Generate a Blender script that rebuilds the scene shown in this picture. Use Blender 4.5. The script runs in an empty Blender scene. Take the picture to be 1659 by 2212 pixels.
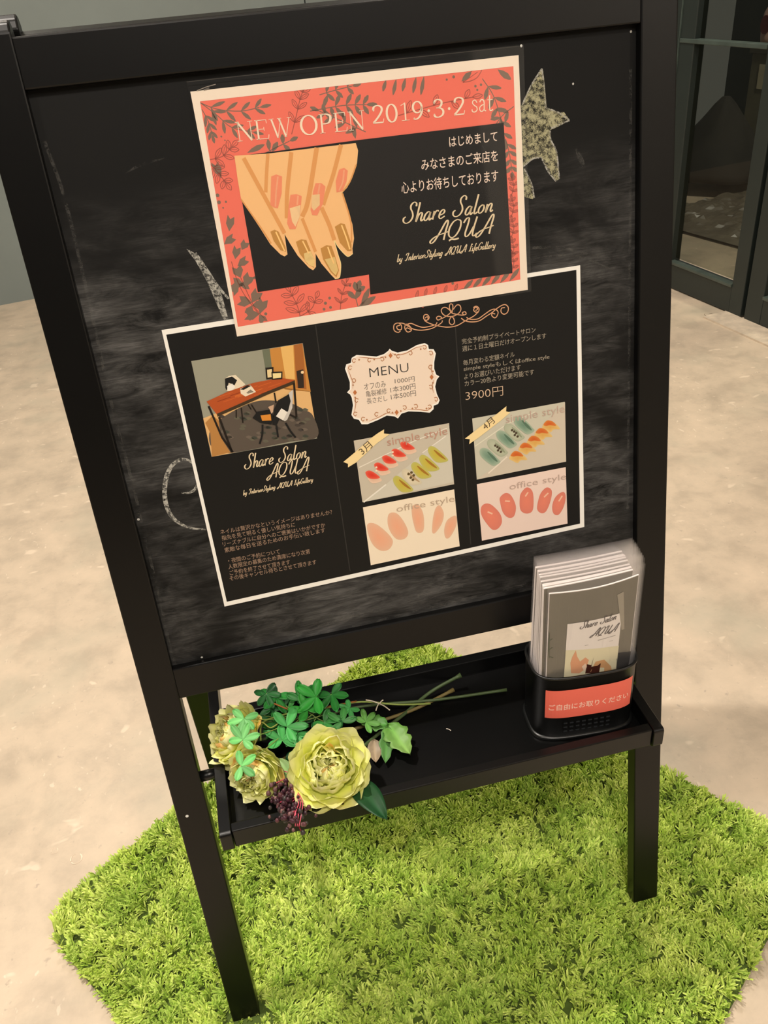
import bpy, bmesh, math, random
import numpy as np
from mathutils import Vector, Matrix, geometry, noise

# ---------------------------------------------------------------- camera, light, exposure
scene = bpy.context.scene
COL = scene.collection
ZO = 0.02
IMG_W, IMG_H, FPX = 1659, 2212, 1848.21
CAM = Vector((0.154379, -0.637775, 1.172249 + ZO))
RX = Vector((0.971386, -0.225085, -0.075803))
RY = Vector((-0.185745, -0.521050, -0.833070))
RZ = Vector((0.148014, 0.823313, -0.547949))
cd = bpy.data.cameras.new('camera')
cam = bpy.data.objects.new('camera', cd)
COL.objects.link(cam)
cd.sensor_fit = 'VERTICAL'; cd.sensor_height = 24.0; cd.lens = FPX / IMG_H * 24.0
cd.clip_start = 0.02; cd.clip_end = 50
cam.matrix_world = Matrix(((RX[0], -RY[0], -RZ[0], CAM[0]), (RX[1], -RY[1], -RZ[1], CAM[1]),
                           (RX[2], -RY[2], -RZ[2], CAM[2]), (0, 0, 0, 1)))
scene.camera = cam
vs = scene.view_settings
scene.display_settings.display_device = 'sRGB'
vs.view_transform = 'Standard'; vs.look = 'None'; vs.gamma = 1.0; vs.use_curve_mapping = False
vs.exposure = 0.0
scene.cycles.transparent_max_bounces = 96
world = bpy.data.worlds.new('world'); scene.world = world; world.use_nodes = True
world.node_tree.nodes['Background'].inputs[0].default_value = (0.9, 0.85, 0.75, 1)
world.node_tree.nodes['Background'].inputs[1].default_value = 0.12
# room lamps: ceiling downlights and added fills (x, y, power, disc size, colour)
WARM = (1.0, 0.915, 0.82)
LAMPS = [(-0.42, 0.42, 45, 0.10, WARM), (0.10, -1.30, 36, 0.30, WARM), (-1.9, 1.5, 11, 0.5, WARM), (1.15, 1.7, 36, 0.4, WARM),
         (-0.6, 2.5, 16, 0.4, (1.0, .9, .78)), (0.9, -2.2, 18, 0.5, WARM), (-1.5, -1.6, 18, 0.5, WARM), (3.1, 2.3, 46, .5, WARM), (2.7, -2.5, 40, .3, WARM)]  # last two: unseen fills added for the far room and the front wall
for lx, ly, lp, ls, lc in LAMPS:
    ld = bpy.data.lights.new('ceiling_or_fill_lamp', 'AREA'); ld.shape = 'DISK'; ld.size = ls; ld.energy = lp; ld.color = lc
    lo = bpy.data.objects.new('ceiling_or_fill_lamp', ld); lo.location = (lx, ly, 2.62); COL.objects.link(lo)

# ---------------------------------------------------------------- helpers
def lin(c, a=1.0):
    r = []
    for v in c:
        v = v / 255.0
        r.append(v / 12.92 if v <= 0.04045 else ((v + 0.055) / 1.055) ** 2.4)
    return (r[0], r[1], r[2], a)

def newmat(name, col=(128, 128, 128), rough=0.5, spec=0.5, metal=0.0, linear=None):
    m = bpy.data.materials.new(name); m.use_nodes = True
    b = m.node_tree.nodes['Principled BSDF']
    b.inputs['Base Color'].default_value = linear if linear else lin(col)
    b.inputs['Roughness'].default_value = rough
    b.inputs['Specular IOR Level'].default_value = spec
    b.inputs['Metallic'].default_value = metal
    return m

def N(m, t, **kw):
    n = m.node_tree.nodes.new(t)
    for k, v in kw.items():
        setattr(n, k, v)
    return n

def L(m, a, b):
    m.node_tree.links.new(a, b)

def ramp(m, fac, stops):
    r = N(m, 'ShaderNodeValToRGB')
    e = r.color_ramp.elements
    while len(e) < len(stops): e.new(0.5)
    for k, (p, c) in enumerate(stops):
        e[k].position = p; e[k].color = c if len(c) == 4 else (c[0], c[1], c[2], 1)
    L(m, fac, r.inputs[0])
    return r.outputs[0]

def noise_tex(m, vec, scale, detail=4, rough=0.55, dist=0.0):
    n = N(m, 'ShaderNodeTexNoise'); n.inputs['Scale'].default_value = scale
    n.inputs['Detail'].default_value = detail; n.inputs['Roughness'].default_value = rough
    n.inputs['Distortion'].default_value = dist
    if vec is not None: L(m, vec, n.inputs['Vector'])
    return n.outputs['Fac']

def mapped(m, src, scale=(1, 1, 1), rot=(0, 0, 0), loc=(0, 0, 0)):
    mp = N(m, 'ShaderNodeMapping'); mp.inputs['Scale'].default_value = scale; mp.inputs['Rotation'].default_value = rot
    mp.inputs['Location'].default_value = loc
    L(m, src, mp.inputs['Vector']); return mp.outputs[0]

def mixc(m, fac, a, b):
    x = N(m, 'ShaderNodeMix', data_type='RGBA')
    if isinstance(fac, (int, float)): x.inputs[0].default_value = fac
    else: L(m, fac, x.inputs[0])
    for s, v in ((6, a), (7, b)):
        if isinstance(v, (tuple, list)): x.inputs[s].default_value = v
        else: L(m, v, x.inputs[s])
    return x.outputs[2]

def bumpnode(m, h, strength, dist=0.001):
    b = N(m, 'ShaderNodeBump'); b.inputs['Strength'].default_value = strength; b.inputs['Distance'].default_value = dist
    L(m, h, b.inputs['Height']); L(m, b.outputs[0], m.node_tree.nodes['Principled BSDF'].inputs['Normal'])

def clear_mat(name, tint, gloss_rough=0.06, ior=1.45, haze=0.0, haze_col=(1, 1, 1, 1), gain=1.0):
    """clear film or pane: transparent with a fresnel reflection and a little milky haze"""
    m = bpy.data.materials.new(name); m.use_nodes = True; nt = m.node_tree
    for n in list(nt.nodes): nt.nodes.remove(n)
    out = N(m, 'ShaderNodeOutputMaterial'); tr = N(m, 'ShaderNodeBsdfTransparent'); gl = N(m, 'ShaderNodeBsdfGlossy')
    tr.inputs[0].default_value = tint; gl.inputs['Roughness'].default_value = gloss_rough
    f0 = ((ior - 1) / (ior + 1)) ** 2 * gain
    lw = N(m, 'ShaderNodeLayerWeight'); lw.inputs[0].default_value = .5
    pw = N(m, 'ShaderNodeMath', operation='POWER'); pw.inputs[1].default_value = 5; L(m, lw.outputs['Facing'], pw.inputs[0])
    mu = N(m, 'ShaderNodeMath', operation='MULTIPLY_ADD'); mu.inputs[1].default_value = (1 - f0) * gain; mu.inputs[2].default_value = f0; L(m, pw.outputs[0], mu.inputs[0])
    mx = N(m, 'ShaderNodeMixShader'); L(m, mu.outputs[0], mx.inputs[0]); L(m, tr.outputs[0], mx.inputs[1]); L(m, gl.outputs[0], mx.inputs[2])
    last = mx.outputs[0]
    if haze > 0:
        df = N(m, 'ShaderNodeBsdfDiffuse'); df.inputs[0].default_value = haze_col
        m2 = N(m, 'ShaderNodeMixShader'); m2.inputs[0].default_value = haze
        L(m, last, m2.inputs[1]); L(m, df.outputs[0], m2.inputs[2]); last = m2.outputs[0]
    L(m, last, out.inputs[0])
    return m

def set_parent(o, parent):
    o.parent = parent
    o.matrix_parent_inverse = Matrix.Translation(parent.location).inverted()

def tag(o, label=None, cat=None, group=None, kind=None):
    if label: o['label'] = label
    if cat: o['category'] = cat
    if group: o['group'] = group
    if kind: o['kind'] = kind
    return o

def thing(name, label, cat, loc=(0, 0, 0), group=None):
    o = bpy.data.objects.new(name, None); COL.objects.link(o); o.location = loc; o.empty_display_size = 0.02
    return tag(o, label, cat, group)

def link_mesh(name, me, mats, parent=None, label=None, smooth=False):
    if not isinstance(mats, (list, tuple)): mats = [mats]
    for m in mats: me.materials.append(m)
    if smooth:
        me.polygons.foreach_set('use_smooth', [True] * len(me.polygons))
    o = bpy.data.objects.new(name, me); COL.objects.link(o)
    if parent is not None: set_parent(o, parent)
    if label: o['label'] = label
    return o

def mesh_obj(name, verts, faces, mat, parent=None, label=None, smooth=False):
    me = bpy.data.meshes.new(name); me.from_pydata([tuple(v) for v in verts], [], faces); me.update()
    return link_mesh(name, me, mat, parent, label, smooth)

def bm_obj(name, bm, mat, parent=None, label=None, smooth=False):
    me = bpy.data.meshes.new(name); bm.normal_update(); bm.to_mesh(me); bm.free()
    return link_mesh(name, me, mat, parent, label, smooth)

def box_bm(bm, lo, hi, fn=None, bevel=0.0, seg=2):
    """box between two corners, mapped through fn(x, y, z) -> world"""
    fn = fn or (lambda x, y, z: (x, y, z))
    vs_ = []
    for x in (lo[0], hi[0]):
        for y in (lo[1], hi[1]):
            for z in (lo[2], hi[2]):
                vs_.append(bm.verts.new(fn(x, y, z)))
    F = [(0, 1, 3, 2), (4, 6, 7, 5), (0, 4, 5, 1), (2, 3, 7, 6), (0, 2, 6, 4), (1, 5, 7, 3)]
    fs = [bm.faces.new([vs_[i] for i in f]) for f in F]
    bmesh.ops.recalc_face_normals(bm, faces=fs)
    if bevel > 0:
        ed = list({e for f in fs for e in f.edges})
        bmesh.ops.bevel(bm, geom=ed, offset=bevel, segments=seg, profile=0.5, affect='EDGES')

def box(name, lo, hi, mat, parent=None, fn=None, bevel=0.0, label=None, seg=2):
    bm = bmesh.new(); box_bm(bm, lo, hi, fn, bevel, seg)
    return bm_obj(name, bm, mat, parent, label)

def tube_data(pts, radii, sides=8, cap=True):
    pts = [Vector(p) for p in pts]; V = []; F = []
    if not isinstance(radii, (list, tuple)): radii = [radii] * len(pts)
    up = Vector((0.13, 0.21, 0.97))
    for i, p in enumerate(pts):
        t = (pts[min(i + 1, len(pts) - 1)] - pts[max(i - 1, 0)]).normalized()
        a = t.cross(up)
        if a.length < 1e-3: a = t.cross(Vector((1, 0, 0)))
        a.normalize(); b = t.cross(a).normalized()
        for k in range(sides):
            an = 2 * math.pi * k / sides
            V.append(p + (a * math.cos(an) + b * math.sin(an)) * radii[i])
    for i in range(len(pts) - 1):
        for k in range(sides):
            k2 = (k + 1) % sides
            F.append((i * sides + k, i * sides + k2, (i + 1) * sides + k2, (i + 1) * sides + k))
    if cap:
        F.append(tuple(range(sides - 1, -1, -1))); n = (len(pts) - 1) * sides; F.append(tuple(range(n, n + sides)))
    return V, F

def cr(pts, closed=False, n=8):
    """Catmull-Rom through the points"""
    P = [Vector(p) for p in pts]; out = []; m = len(P)
    rng = range(m) if closed else range(m - 1)
    for i in rng:
        p0 = P[(i - 1) % m] if (closed or i > 0) else P[0] * 2 - P[1]
        p1 = P[i]; p2 = P[(i + 1) % m]
        p3 = P[(i + 2) % m] if (closed or i + 2 < m) else P[m - 1] * 2 - P[m - 2]
        for k in range(n):
            t = k / n
            out.append(0.5 * ((2 * p1) + (p2 - p0) * t + (2 * p0 - 5 * p1 + 4 * p2 - p3) * t * t + (3 * p1 - p0 - 3 * p2 + p3) * t ** 3))
    if not closed: out.append(P[-1])
    return out

def ray(x, y):
    return RX * ((x - IMG_W / 2) / FPX) + RY * ((y - IMG_H / 2) / FPX) + RZ

def at_z(x, y, z):
    d = ray(x, y); return CAM + d * ((z - CAM.z) / d.z)

def at_y(x, y, Y):
    d = ray(x, y); return CAM + d * ((Y - CAM.y) / d.y)

# ---------------------------------------------------------------- easel frame coordinates
AL = 0.165825
SA, CA = math.sin(AL), math.cos(AL)
def FR(u, v, w=0.0):
    """front frame: u across, v up along the frame, w behind its face"""
    return Vector((u, v * SA + w * CA, v * CA - w * SA + ZO))
BE = -0.137
RY0 = 0.400
def RR(u, v, w=0.0):
    """rear frame, leaning the other way"""
    return Vector((u, RY0 + v * math.sin(BE) + w * math.cos(BE), v * math.cos(BE) - w * math.sin(BE) + ZO))

class Sheet:
    """a flat printed sheet standing at its own place: measured marks are laid out in its plane"""
    def __init__(s, O, ex, ey):
        s.O = Vector(O); s.ex = Vector(ex).normalized(); s.ey = Vector(ey).normalized(); s.n = s.ex.cross(s.ey)
    def P(s, x, y, h=0.0):
        d = ray(x, y); o = s.O + s.n * h
        q = CAM + d * ((o - CAM).dot(s.n) / d.dot(s.n)) - s.O
        return Vector((q.dot(s.ex), q.dot(s.ey)))
    def W(s, p, h=0.0):
        return s.O + s.ex * p[0] + s.ey * p[1] + s.n * h

class Print:
    def __init__(s, sheet):
        s.sh = sheet; s.V = []; s.F = []; s.C = []
    def raw(s, pts2, faces, col, h):
        b = len(s.V)
        for p in pts2: s.V.append(s.sh.W(p, h))
        for f in faces: s.F.append(tuple(b + i for i in f))
        if isinstance(col, list): s.C.extend(col)
        else: s.C.extend([lin(col)] * len(pts2))
    def poly2(s, pts2, col, h):
        t = geometry.tessellate_polygon([[Vector((p[0], p[1], 0)) for p in pts2]])
        fs = []
        for f in t:
            a, b, c = (Vector(pts2[i][:2]) for i in f)
            ar = (b - a).x * (c - a).y - (b - a).y * (c - a).x
            fs.append(f if ar > 0 else (f[0], f[2], f[1]))
        s.raw(pts2, fs, col, h)
    def poly(s, px, col, h, smooth=False):
        q = [s.sh.P(*p, h) for p in px]
        if smooth: q = cr(q, True, 5)
        s.poly2(q, col, h)
    def blob(s, px, inner, outer, h, smooth=True):
        """closed shape whose printed colour runs from the middle to the rim"""
        q = [s.sh.P(*p, h) for p in px]
        if smooth: q = cr(q, True, 5)
        c = sum((Vector(p[:2]) for p in q), Vector((0, 0))) / len(q)
        n = len(q); pts = [c]; cols = [lin(inner)]; fs = []
        for k, f in enumerate((0.6, 1.0)):
            for p in q:
                pts.append(c + (Vector(p[:2]) - c) * f)
                cols.append(lin(tuple(inner[i] * (0.55 if k == 0 else 0) + outer[i] * (0.45 if k == 0 else 1) for i in range(3))))
        for i in range(n):
            j = (i + 1) % n
            fs.append((0, 1 + i, 1 + j)); fs.append((1 + i, 1 + n + i, 1 + n + j, 1 + j))
        s.raw(pts, fs, cols, h)
    def ribbon2(s, pts2, wid, col, h):
        n = len(pts2); a = []; b = []
        if not isinstance(wid, (list, tuple)): wid = [wid] * n
        for i in range(n):
            t = Vector(pts2[min(i + 1, n - 1)][:2]) - Vector(pts2[max(i - 1, 0)][:2])
            if t.length < 1e-9: t = Vector((1, 0))
            t.normalize(); nn = Vector((-t.y, t.x)) * wid[i] / 2; p = Vector(pts2[i][:2])
            a.append(p + nn); b.append(p - nn)
        s.raw(a + b, [(i, n + i, n + i + 1, i + 1) for i in range(n - 1)], col, h)
    def stroke(s, px, wpx, col, h, smooth=True, taper=False):
        q = [s.sh.P(*p, h) for p in px]
        sc = (s.sh.P(px[0][0] + 10, px[0][1], h) - s.sh.P(px[0][0], px[0][1], h)).length / 10
        if smooth and len(q) > 2: q = cr(q, False, 6)
        n = len(q); w = wpx * sc
        if taper: w = [w * (0.25 + 0.75 * math.sin(math.pi * min(1, (i + .5) / n))) for i in range(n)]
        s.ribbon2(q, w, col, h)
    def disc(s, px, rpx, col, h):
        c = s.sh.P(*px, h); r = (s.sh.P(px[0] + 10, px[1], h) - c).length / 10 * rpx
        s.poly2([c + Vector((math.cos(a), math.sin(a))) * r for a in [k * math.pi / 5 for k in range(10)]], col, h)
    def basis(s, p0, p1, ptop, h):
        a = s.sh.P(*p0, h); b = s.sh.P(*p1, h); t = s.sh.P(*ptop, h)
        ex = (b - a).normalized(); ey = Vector((-ex.y, ex.x))
        return a, ex, ey, (b - a).length, abs((t - a).dot(ey))
    def text(s, body, p0, p1, ptop, col, h, bold=0.0):
        """lettering on the baseline p0-p1, as tall as ptop"""
        a, ex, ey, W, H = s.basis(p0, p1, ptop, h)
        V, F = font_mesh(body, bold)
        x0 = min(v[0] for v in V); x1 = max(v[0] for v in V); y0 = min(v[1] for v in V); y1 = max(v[1] for v in V)
        if any(ord(c) > 255 for c in body): lo, hi = y0, y1
        else: lo, hi = 0.0, y1
        s.raw([a + ex * ((v[0] - x0) / (x1 - x0) * W) + ey * ((v[1] - lo) / (hi - lo) * H) for v in V], F, col, h)
    def glyphs(s, body, font, p0, p1, ptop, col, h, thick, thin, shear=0.0):
        a, ex, ey, W, H = s.basis(p0, p1, ptop, h)
        tot = sum(font[c][0] for c in body); sx = W / tot; x = 0.0
        for c in body:
            adv, strokes = font[c]
            for st in strokes:
                pts, w, smooth = st
                q = [Vector(p) for p in pts]
                if len(q) == 1:
                    cc = a + ex * ((x + q[0].x) * sx) + ey * (q[0].y * H)
                    s.poly2([cc + (ex * math.cos(t) + ey * math.sin(t)) * w * H for t in [k * math.pi / 5 for k in range(10)]], col, h)
                    continue
                if smooth: q = cr(q, False, 7)
                n = len(q); wid = []
                for i in range(n):
                    t = (q[min(i + 1, n - 1)] - q[max(i - 1, 0)])
                    t = t.normalized() if t.length > 1e-9 else Vector((1, 0))
                    wid.append((w if w else thin + (thick - thin) * abs(t.y) ** 1.6) * H)
                s.ribbon2([a + ex * ((x + p.x) * sx + shear * p.y * H) + ey * (p.y * H) for p in q], wid, col, h)
            x += adv
    def build(s, name, mat, parent, label=None):
        me = bpy.data.meshes.new(name); me.from_pydata([tuple(v) for v in s.V], [], s.F); me.update()
        ca = me.color_attributes.new('ink', 'FLOAT_COLOR', 'POINT')
        ca.data.foreach_set('color', [c for q in s.C for c in q])
        return link_mesh(name, me, mat, parent, label)

_fonts = {}
def font_mesh(body, bold=0.0):
    k = (body, bold)
    if k in _fonts: return _fonts[k]
    cu = bpy.data.curves.new('t', 'FONT'); cu.body = body; cu.resolution_u = 3; cu.offset = bold
    ob = bpy.data.objects.new('t', cu); COL.objects.link(ob)
    bpy.context.view_layer.update()
    dg = bpy.context.evaluated_depsgraph_get()
    me = bpy.data.meshes.new_from_object(ob.evaluated_get(dg))
    V = [tuple(v.co) for v in me.vertices]; F = []
    for p in me.polygons:
        F.append(tuple(p.vertices) if p.normal.z > 0 else tuple(reversed(p.vertices)))
    bpy.data.objects.remove(ob); bpy.data.curves.remove(cu); bpy.data.meshes.remove(me)
    _fonts[k] = (V, F)
    return V, F

# serif capitals and figures: (advance, [(points, fixed width or None, smooth)])
def ell(cx, cy, rx, ry, a0=0, a1=360, n=20):
    return [(cx + rx * math.cos(math.radians(a0 + (a1 - a0) * k / n)), cy + ry * math.sin(math.radians(a0 + (a1 - a0) * k / n))) for k in range(n + 1)]
SERIF = {
 ' ': (.34, []),
 'N': (.90, [([(.13, 0), (.13, 1)], .04, 0), ([(.10, 1), (.72, 0)], .105, 0), ([(.72, 0), (.72, 1)], .04, 0), ([(.02, .015), (.25, .015)], .03, 0), ([(.0, .985), (.2, .985)], .03, 0), ([(.60, .985), (.84, .985)], .03, 0)]),
 'E': (.74, [([(.15, 0), (.15, 1)], .10, 0), ([(.04, .982), (.60, .982)], .036, 0), ([(.60, 1), (.61, .80)], .035, 0), ([(.15, .52), (.46, .52)], .035, 0), ([(.46, .62), (.46, .42)], .03, 0), ([(.04, .018), (.62, .018)], .036, 0), ([(.63, 0), (.67, .22)], .035, 0)]),
 'W': (1.14, [([(.12, 1), (.36, 0)], .10, 0), ([(.36, 0), (.57, .92)], .036, 0), ([(.50, 1), (.76, 0)], .10, 0), ([(.76, 0), (1.0, 1)], .036, 0), ([(.01, .985), (.24, .985)], .03, 0), ([(.42, .985), (.62, .985)], .03, 0), ([(.90, .985), (1.10, .985)], .03, 0)]),
 'O': (.94, [(ell(.45, .5, .38, .50, 90, 450), None, 0)]),
 'P': (.74, [([(.16, 0), (.16, 1)], .10, 0), ([(.05, .985), (.35, .985)], .03, 0), ([(.04, .015), (.30, .015)], .03, 0), ([(.16, .98), (.42, .98), (.60, .88), (.61, .70), (.52, .54), (.36, .49), (.18, .49)], None, 1)]),
 '2': (.62, [([(.09, .74), (.14, .92), (.29, .985), (.45, .90), (.48, .72), (.38, .48), (.22, .24), (.06, .05)], None, 1), ([(.05, .04), (.50, .04)], .075, 0), ([(.50, .02), (.54, .24)], .04, 0), ([(.11, .74)], .055, 0)]),
 '0': (.62, [(ell(.29, .49, .22, .49, 90, 450), None, 0)]),
 '1': (.56, [([(.28, 0), (.28, 1)], .09, 0), ([(.10, .86), (.28, .97)], .04, 0), ([(.10, .015), (.46, .015)], .03, 0)]),
 '9': (.62, [(ell(.28, .68, .20, .31, -60, 300), None, 0), ([(.48, .70), (.47, .40), (.36, .14), (.20, .02), (.08, .06)], None, 1), ([(.11, .08)], .045, 0)]),
 '3': (.60, [([(.09, .80), (.16, .95), (.30, .985), (.43, .88), (.42, .68), (.32, .55), (.18, .52)], None, 1), ([(.20, .53), (.38, .49), (.49, .34), (.46, .13), (.30, .01), (.14, .03), (.06, .16)], None, 1), ([(.10, .80)], .05, 0), ([(.08, .17)], .05, 0)]),
 '.': (.34, [([(.17, .42)], .085, 0)]),
 's': (.42, [([(.34, .50), (.25, .64), (.13, .62), (.09, .50), (.18, .37), (.31, .27), (.33, .11), (.20, .01), (.07, .05), (.05, .17)], .06, 1)]),
 'a': (.48, [([(.08, .52), (.14, .63), (.26, .63), (.32, .50), (.32, .10), (.42, .02)], .065, 1), ([(.32, .38), (.16, .33), (.06, .20), (.10, .04), (.22, .02), (.32, .14)], .055, 1)]),
 't': (.36, [([(.16, .84), (.15, .12), (.22, .02), (.34, .07)], .07, 1), ([(.03, .61), (.33, .61)], .04, 0)]),
}
_arch = [(.09, .06), (.15, .30), (.27, .43), (.36, .36), (.33, .12), (.38, .01), (.48, .09)]
SCRIPT = {
 ' ': (.42, []),
 'S': (.66, [([(.60, .78), (.58, .93), (.44, 1.0), (.30, .88), (.31, .70), (.44, .50), (.50, .28), (.40, .07), (.20, -.01), (.03, .08), (.0, .24), (.10, .32)], None, 1)]),
 'h': (.46, [([(.12, .96), (.10, .5), (.07, 0)], None, 1), (_arch, None, 1)]),
 'a': (.48, [([(.35, .38), (.22, .43), (.08, .28), (.06, .08), (.17, 0), (.30, .15), (.36, .41)], None, 1), ([(.36, .41), (.33, .12), (.38, .0), (.48, .09)], None, 1)]),
 'r': (.36, [([(.09, .42), (.07, 0)], None, 0), ([(.08, .16), (.16, .36), (.26, .44), (.34, .38)], None, 1)]),
 'e': (.42, [([(.08, .17), (.27, .24), (.32, .36), (.22, .44), (.09, .32), (.06, .10), (.17, 0), (.38, .10)], None, 1)]),
 'l': (.26, [([(.13, .98), (.10, .5), (.08, .10), (.15, 0), (.26, .09)], None, 1)]),
 'o': (.42, [([(.22, .42), (.08, .30), (.06, .10), (.17, 0), (.32, .12), (.34, .32), (.22, .42), (.36, .36)], None, 1)]),
 'n': (.48, [([(.09, .42), (.07, 0)], None, 0), (_arch, None, 1)]),
 'A': (.84, [([(.86, .40), (.62, .34), (.34, .27), (.12, .16), (-.02, .0), (.06, -.10), (.22, .02), (.42, .42), (.60, .86), (.70, .99), (.76, .86), (.72, .45), (.70, 0)], None, 1)]),
 'Q': (.78, [([(.40, .97), (.20, .86), (.06, .55), (.10, .20), (.30, .06), (.50, .18), (.64, .52), (.60, .86), (.40, .97)], None, 1), ([(.16, -.08), (.30, -.02), (.46, -.05), (.68, -.02)], .085, 1)]),
 'U': (.84, [([(.0, .74), (.12, .95), (.26, .94), (.25, .6), (.20, .20), (.28, .01), (.44, .12), (.60, .5)], None, 1), ([(.68, .98), (.62, .45), (.62, .08), (.72, .0), (.84, .12)], None, 1)]),
 'I': (.50, [([(.02, .70), (.16, .92), (.42, .94), (.34, .6), (.24, .12), (.08, -.02), (.0, .10)], None, 1)]),
 'L': (.50, [([(.42, .84), (.32, .98), (.24, .80), (.20, .25), (.04, .02), (.24, .07), (.48, .02)], None, 1)]),
 'f': (.28, [([(.32, .84), (.24, .96), (.15, .5), (.08, -.2), (.0, -.30)], None, 1), ([(.04, .40), (.26, .42)], None, 0)]),
 't': (.28, [([(.16, .80), (.10, .12), (.16, .0), (.27, .09)], None, 1), ([(.02, .48), (.26, .50)], None, 0)]),
 'i': (.24, [([(.10, .42), (.07, .08), (.13, 0), (.24, .09)], None, 1), ([(.13, .62)], .05, 0)]),
 'y': (.44, [([(.07, .42), (.05, .12), (.14, 0), (.30, .16)], None, 1), ([(.36, .42), (.28, -.14), (.12, -.34), (.06, -.18)], None, 1)]),
 'g': (.46, [([(.35, .38), (.22, .43), (.08, .28), (.06, .08), (.17, 0), (.30, .15)], None, 1), ([(.37, .42), (.28, -.14), (.12, -.34), (.06, -.18)], None, 1)]),
 'G': (.62, [([(.58, .80), (.44, .98), (.18, .80), (.06, .35), (.20, .02), (.44, .10), (.54, .40), (.34, .40)], None, 1)]),
 'b': (.42, [([(.13, .98), (.08, .10), (.18, 0), (.32, .12), (.30, .36), (.14, .34)], None, 1)]),
}

# ---------------------------------------------------------------- materials
def m_floor():
    m = newmat('concrete_floor', rough=0.42)
    tc = N(m, 'ShaderNodeTexCoord').outputs['Object']
    big = noise_tex(m, tc, 2.6, 6, .62, .15); mid = noise_tex(m, tc, 10, 7, .68, .15); fine = noise_tex(m, tc, 60, 4, .6)
    c = ramp(m, big, [(.30, lin((180, 164, 143))), (.55, lin((199, 181, 158))), (.75, lin((208, 188, 163)))])
    c2 = ramp(m, mid, [(.36, lin((172, 158, 139))), (.52, lin((200, 183, 160))), (.70, lin((216, 196, 171)))])
    c = mixc(m, .55, c, c2)
    sp = ramp(m, fine, [(.28, (.0, .0, .0)), (.36, (1, 1, 1))])
    c = mixc(m, sp, lin((176, 160, 142)), c)
    # pale trowel chips
    ch = noise_tex(m, mapped(m, tc, (1, 1.7, 1), (0, 0, .6)), 15, 2, .5, .3)
    c = mixc(m, ramp(m, ch, [(.68, (0, 0, 0)), (.73, (.6, .6, .6))]), c, lin((228, 210, 186)))
    ch2 = noise_tex(m, mapped(m, tc, (1.6, 1, 1), (0, 0, -.4)), 46, 2, .5, .4); ch3 = noise_tex(m, tc, 5, 3, .5)
    mm = N(m, 'ShaderNodeMath', operation='MULTIPLY'); L(m, ramp(m, ch2, [(.66, (0, 0, 0)), (.71, (.6, .6, .6))]), mm.inputs[0]); L(m, ramp(m, ch3, [(.45, (0, 0, 0)), (.6, (1, 1, 1))]), mm.inputs[1])
    c = mixc(m, mm.outputs[0], c, lin((230, 214, 192)))
    gr = noise_tex(m, mapped(m, tc, (1, 1, 1), (0, 0, 0), (3, 7, 0)), 3.4, 4, .6, .1)
    c = mixc(m, ramp(m, gr, [(.52, (0, 0, 0)), (.72, (.55, .55, .55))]), c, lin((176, 170, 150)))
    L(m, c, m.node_tree.nodes['Principled BSDF'].inputs['Base Color'])
    L(m, ramp(m, mid, [(.3, (.36, .36, .36)), (.7, (.55, .55, .55))]), m.node_tree.nodes['Principled BSDF'].inputs['Roughness'])
    bumpnode(m, mid, .15, .003)
    return m

def m_plain(name, col, rough, sc=6, amt=.08, spec=.5, bump=0):
    m = newmat(name, col, rough, spec)
    tc = N(m, 'ShaderNodeTexCoord').outputs['Object']
    n = noise_tex(m, tc, sc, 4)
    a = lin(tuple(v * (1 - amt) for v in col)); b = lin(tuple(min(255, v * (1 + amt)) for v in col))
    L(m, ramp(m, n, [(.3, a), (.7, b)]), m.node_tree.nodes['Principled BSDF'].inputs['Base Color'])
    if bump: bumpnode(m, n, bump, .001)
    return m

def m_board():
    m = newmat('chalkboard', rough=.6, spec=.22)
    g = N(m, 'ShaderNodeTexCoord').outputs['Generated']
    sep = N(m, 'ShaderNodeSeparateXYZ'); L(m, g, sep.inputs[0])
    streak = noise_tex(m, mapped(m, g, (2.2, 1, 9), (0, .05, 0)), 4.2, 9, .72, .8)
    fine = noise_tex(m, mapped(m, g, (7, 1, 150), (0, .04, 0)), 4, 4, .6, .2)
    cloud = noise_tex(m, mapped(m, g, (2.4, 1, 3.4)), 2.3, 4, .55, .4)
    # the wiped area leaves the top of the board clean
    low = N(m, 'ShaderNodeMapRange'); low.inputs[1].default_value = .86; low.inputs[2].default_value = .66; L(m, sep.outputs[2], low.inputs[0])
    s1 = N(m, 'ShaderNodeMath', operation='MULTIPLY'); L(m, ramp(m, streak, [(.34, (0, 0, 0)), (.70, (1, 1, 1))]), s1.inputs[0]); L(m, ramp(m, cloud, [(.36, (.08, .08, .08)), (.64, (1, 1, 1))]), s1.inputs[1])
    s2 = N(m, 'ShaderNodeMath', operation='MULTIPLY'); L(m, s1.outputs[0], s2.inputs[0]); L(m, low.outputs[0], s2.inputs[1])
    f1 = N(m, 'ShaderNodeMath', operation='MULTIPLY'); L(m, ramp(m, fine, [(.4, (.55, .55, .55)), (.66, (1, 1, 1))]), f1.inputs[0]); L(m, s2.outputs[0], f1.inputs[1])
    c = mixc(m, f1.outputs[0], (.0045, .0045, .0042, 1), (.150, .147, .142, 1))
    L(m, c, m.node_tree.nodes['Principled BSDF'].inputs['Base Color'])
    return m

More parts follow.
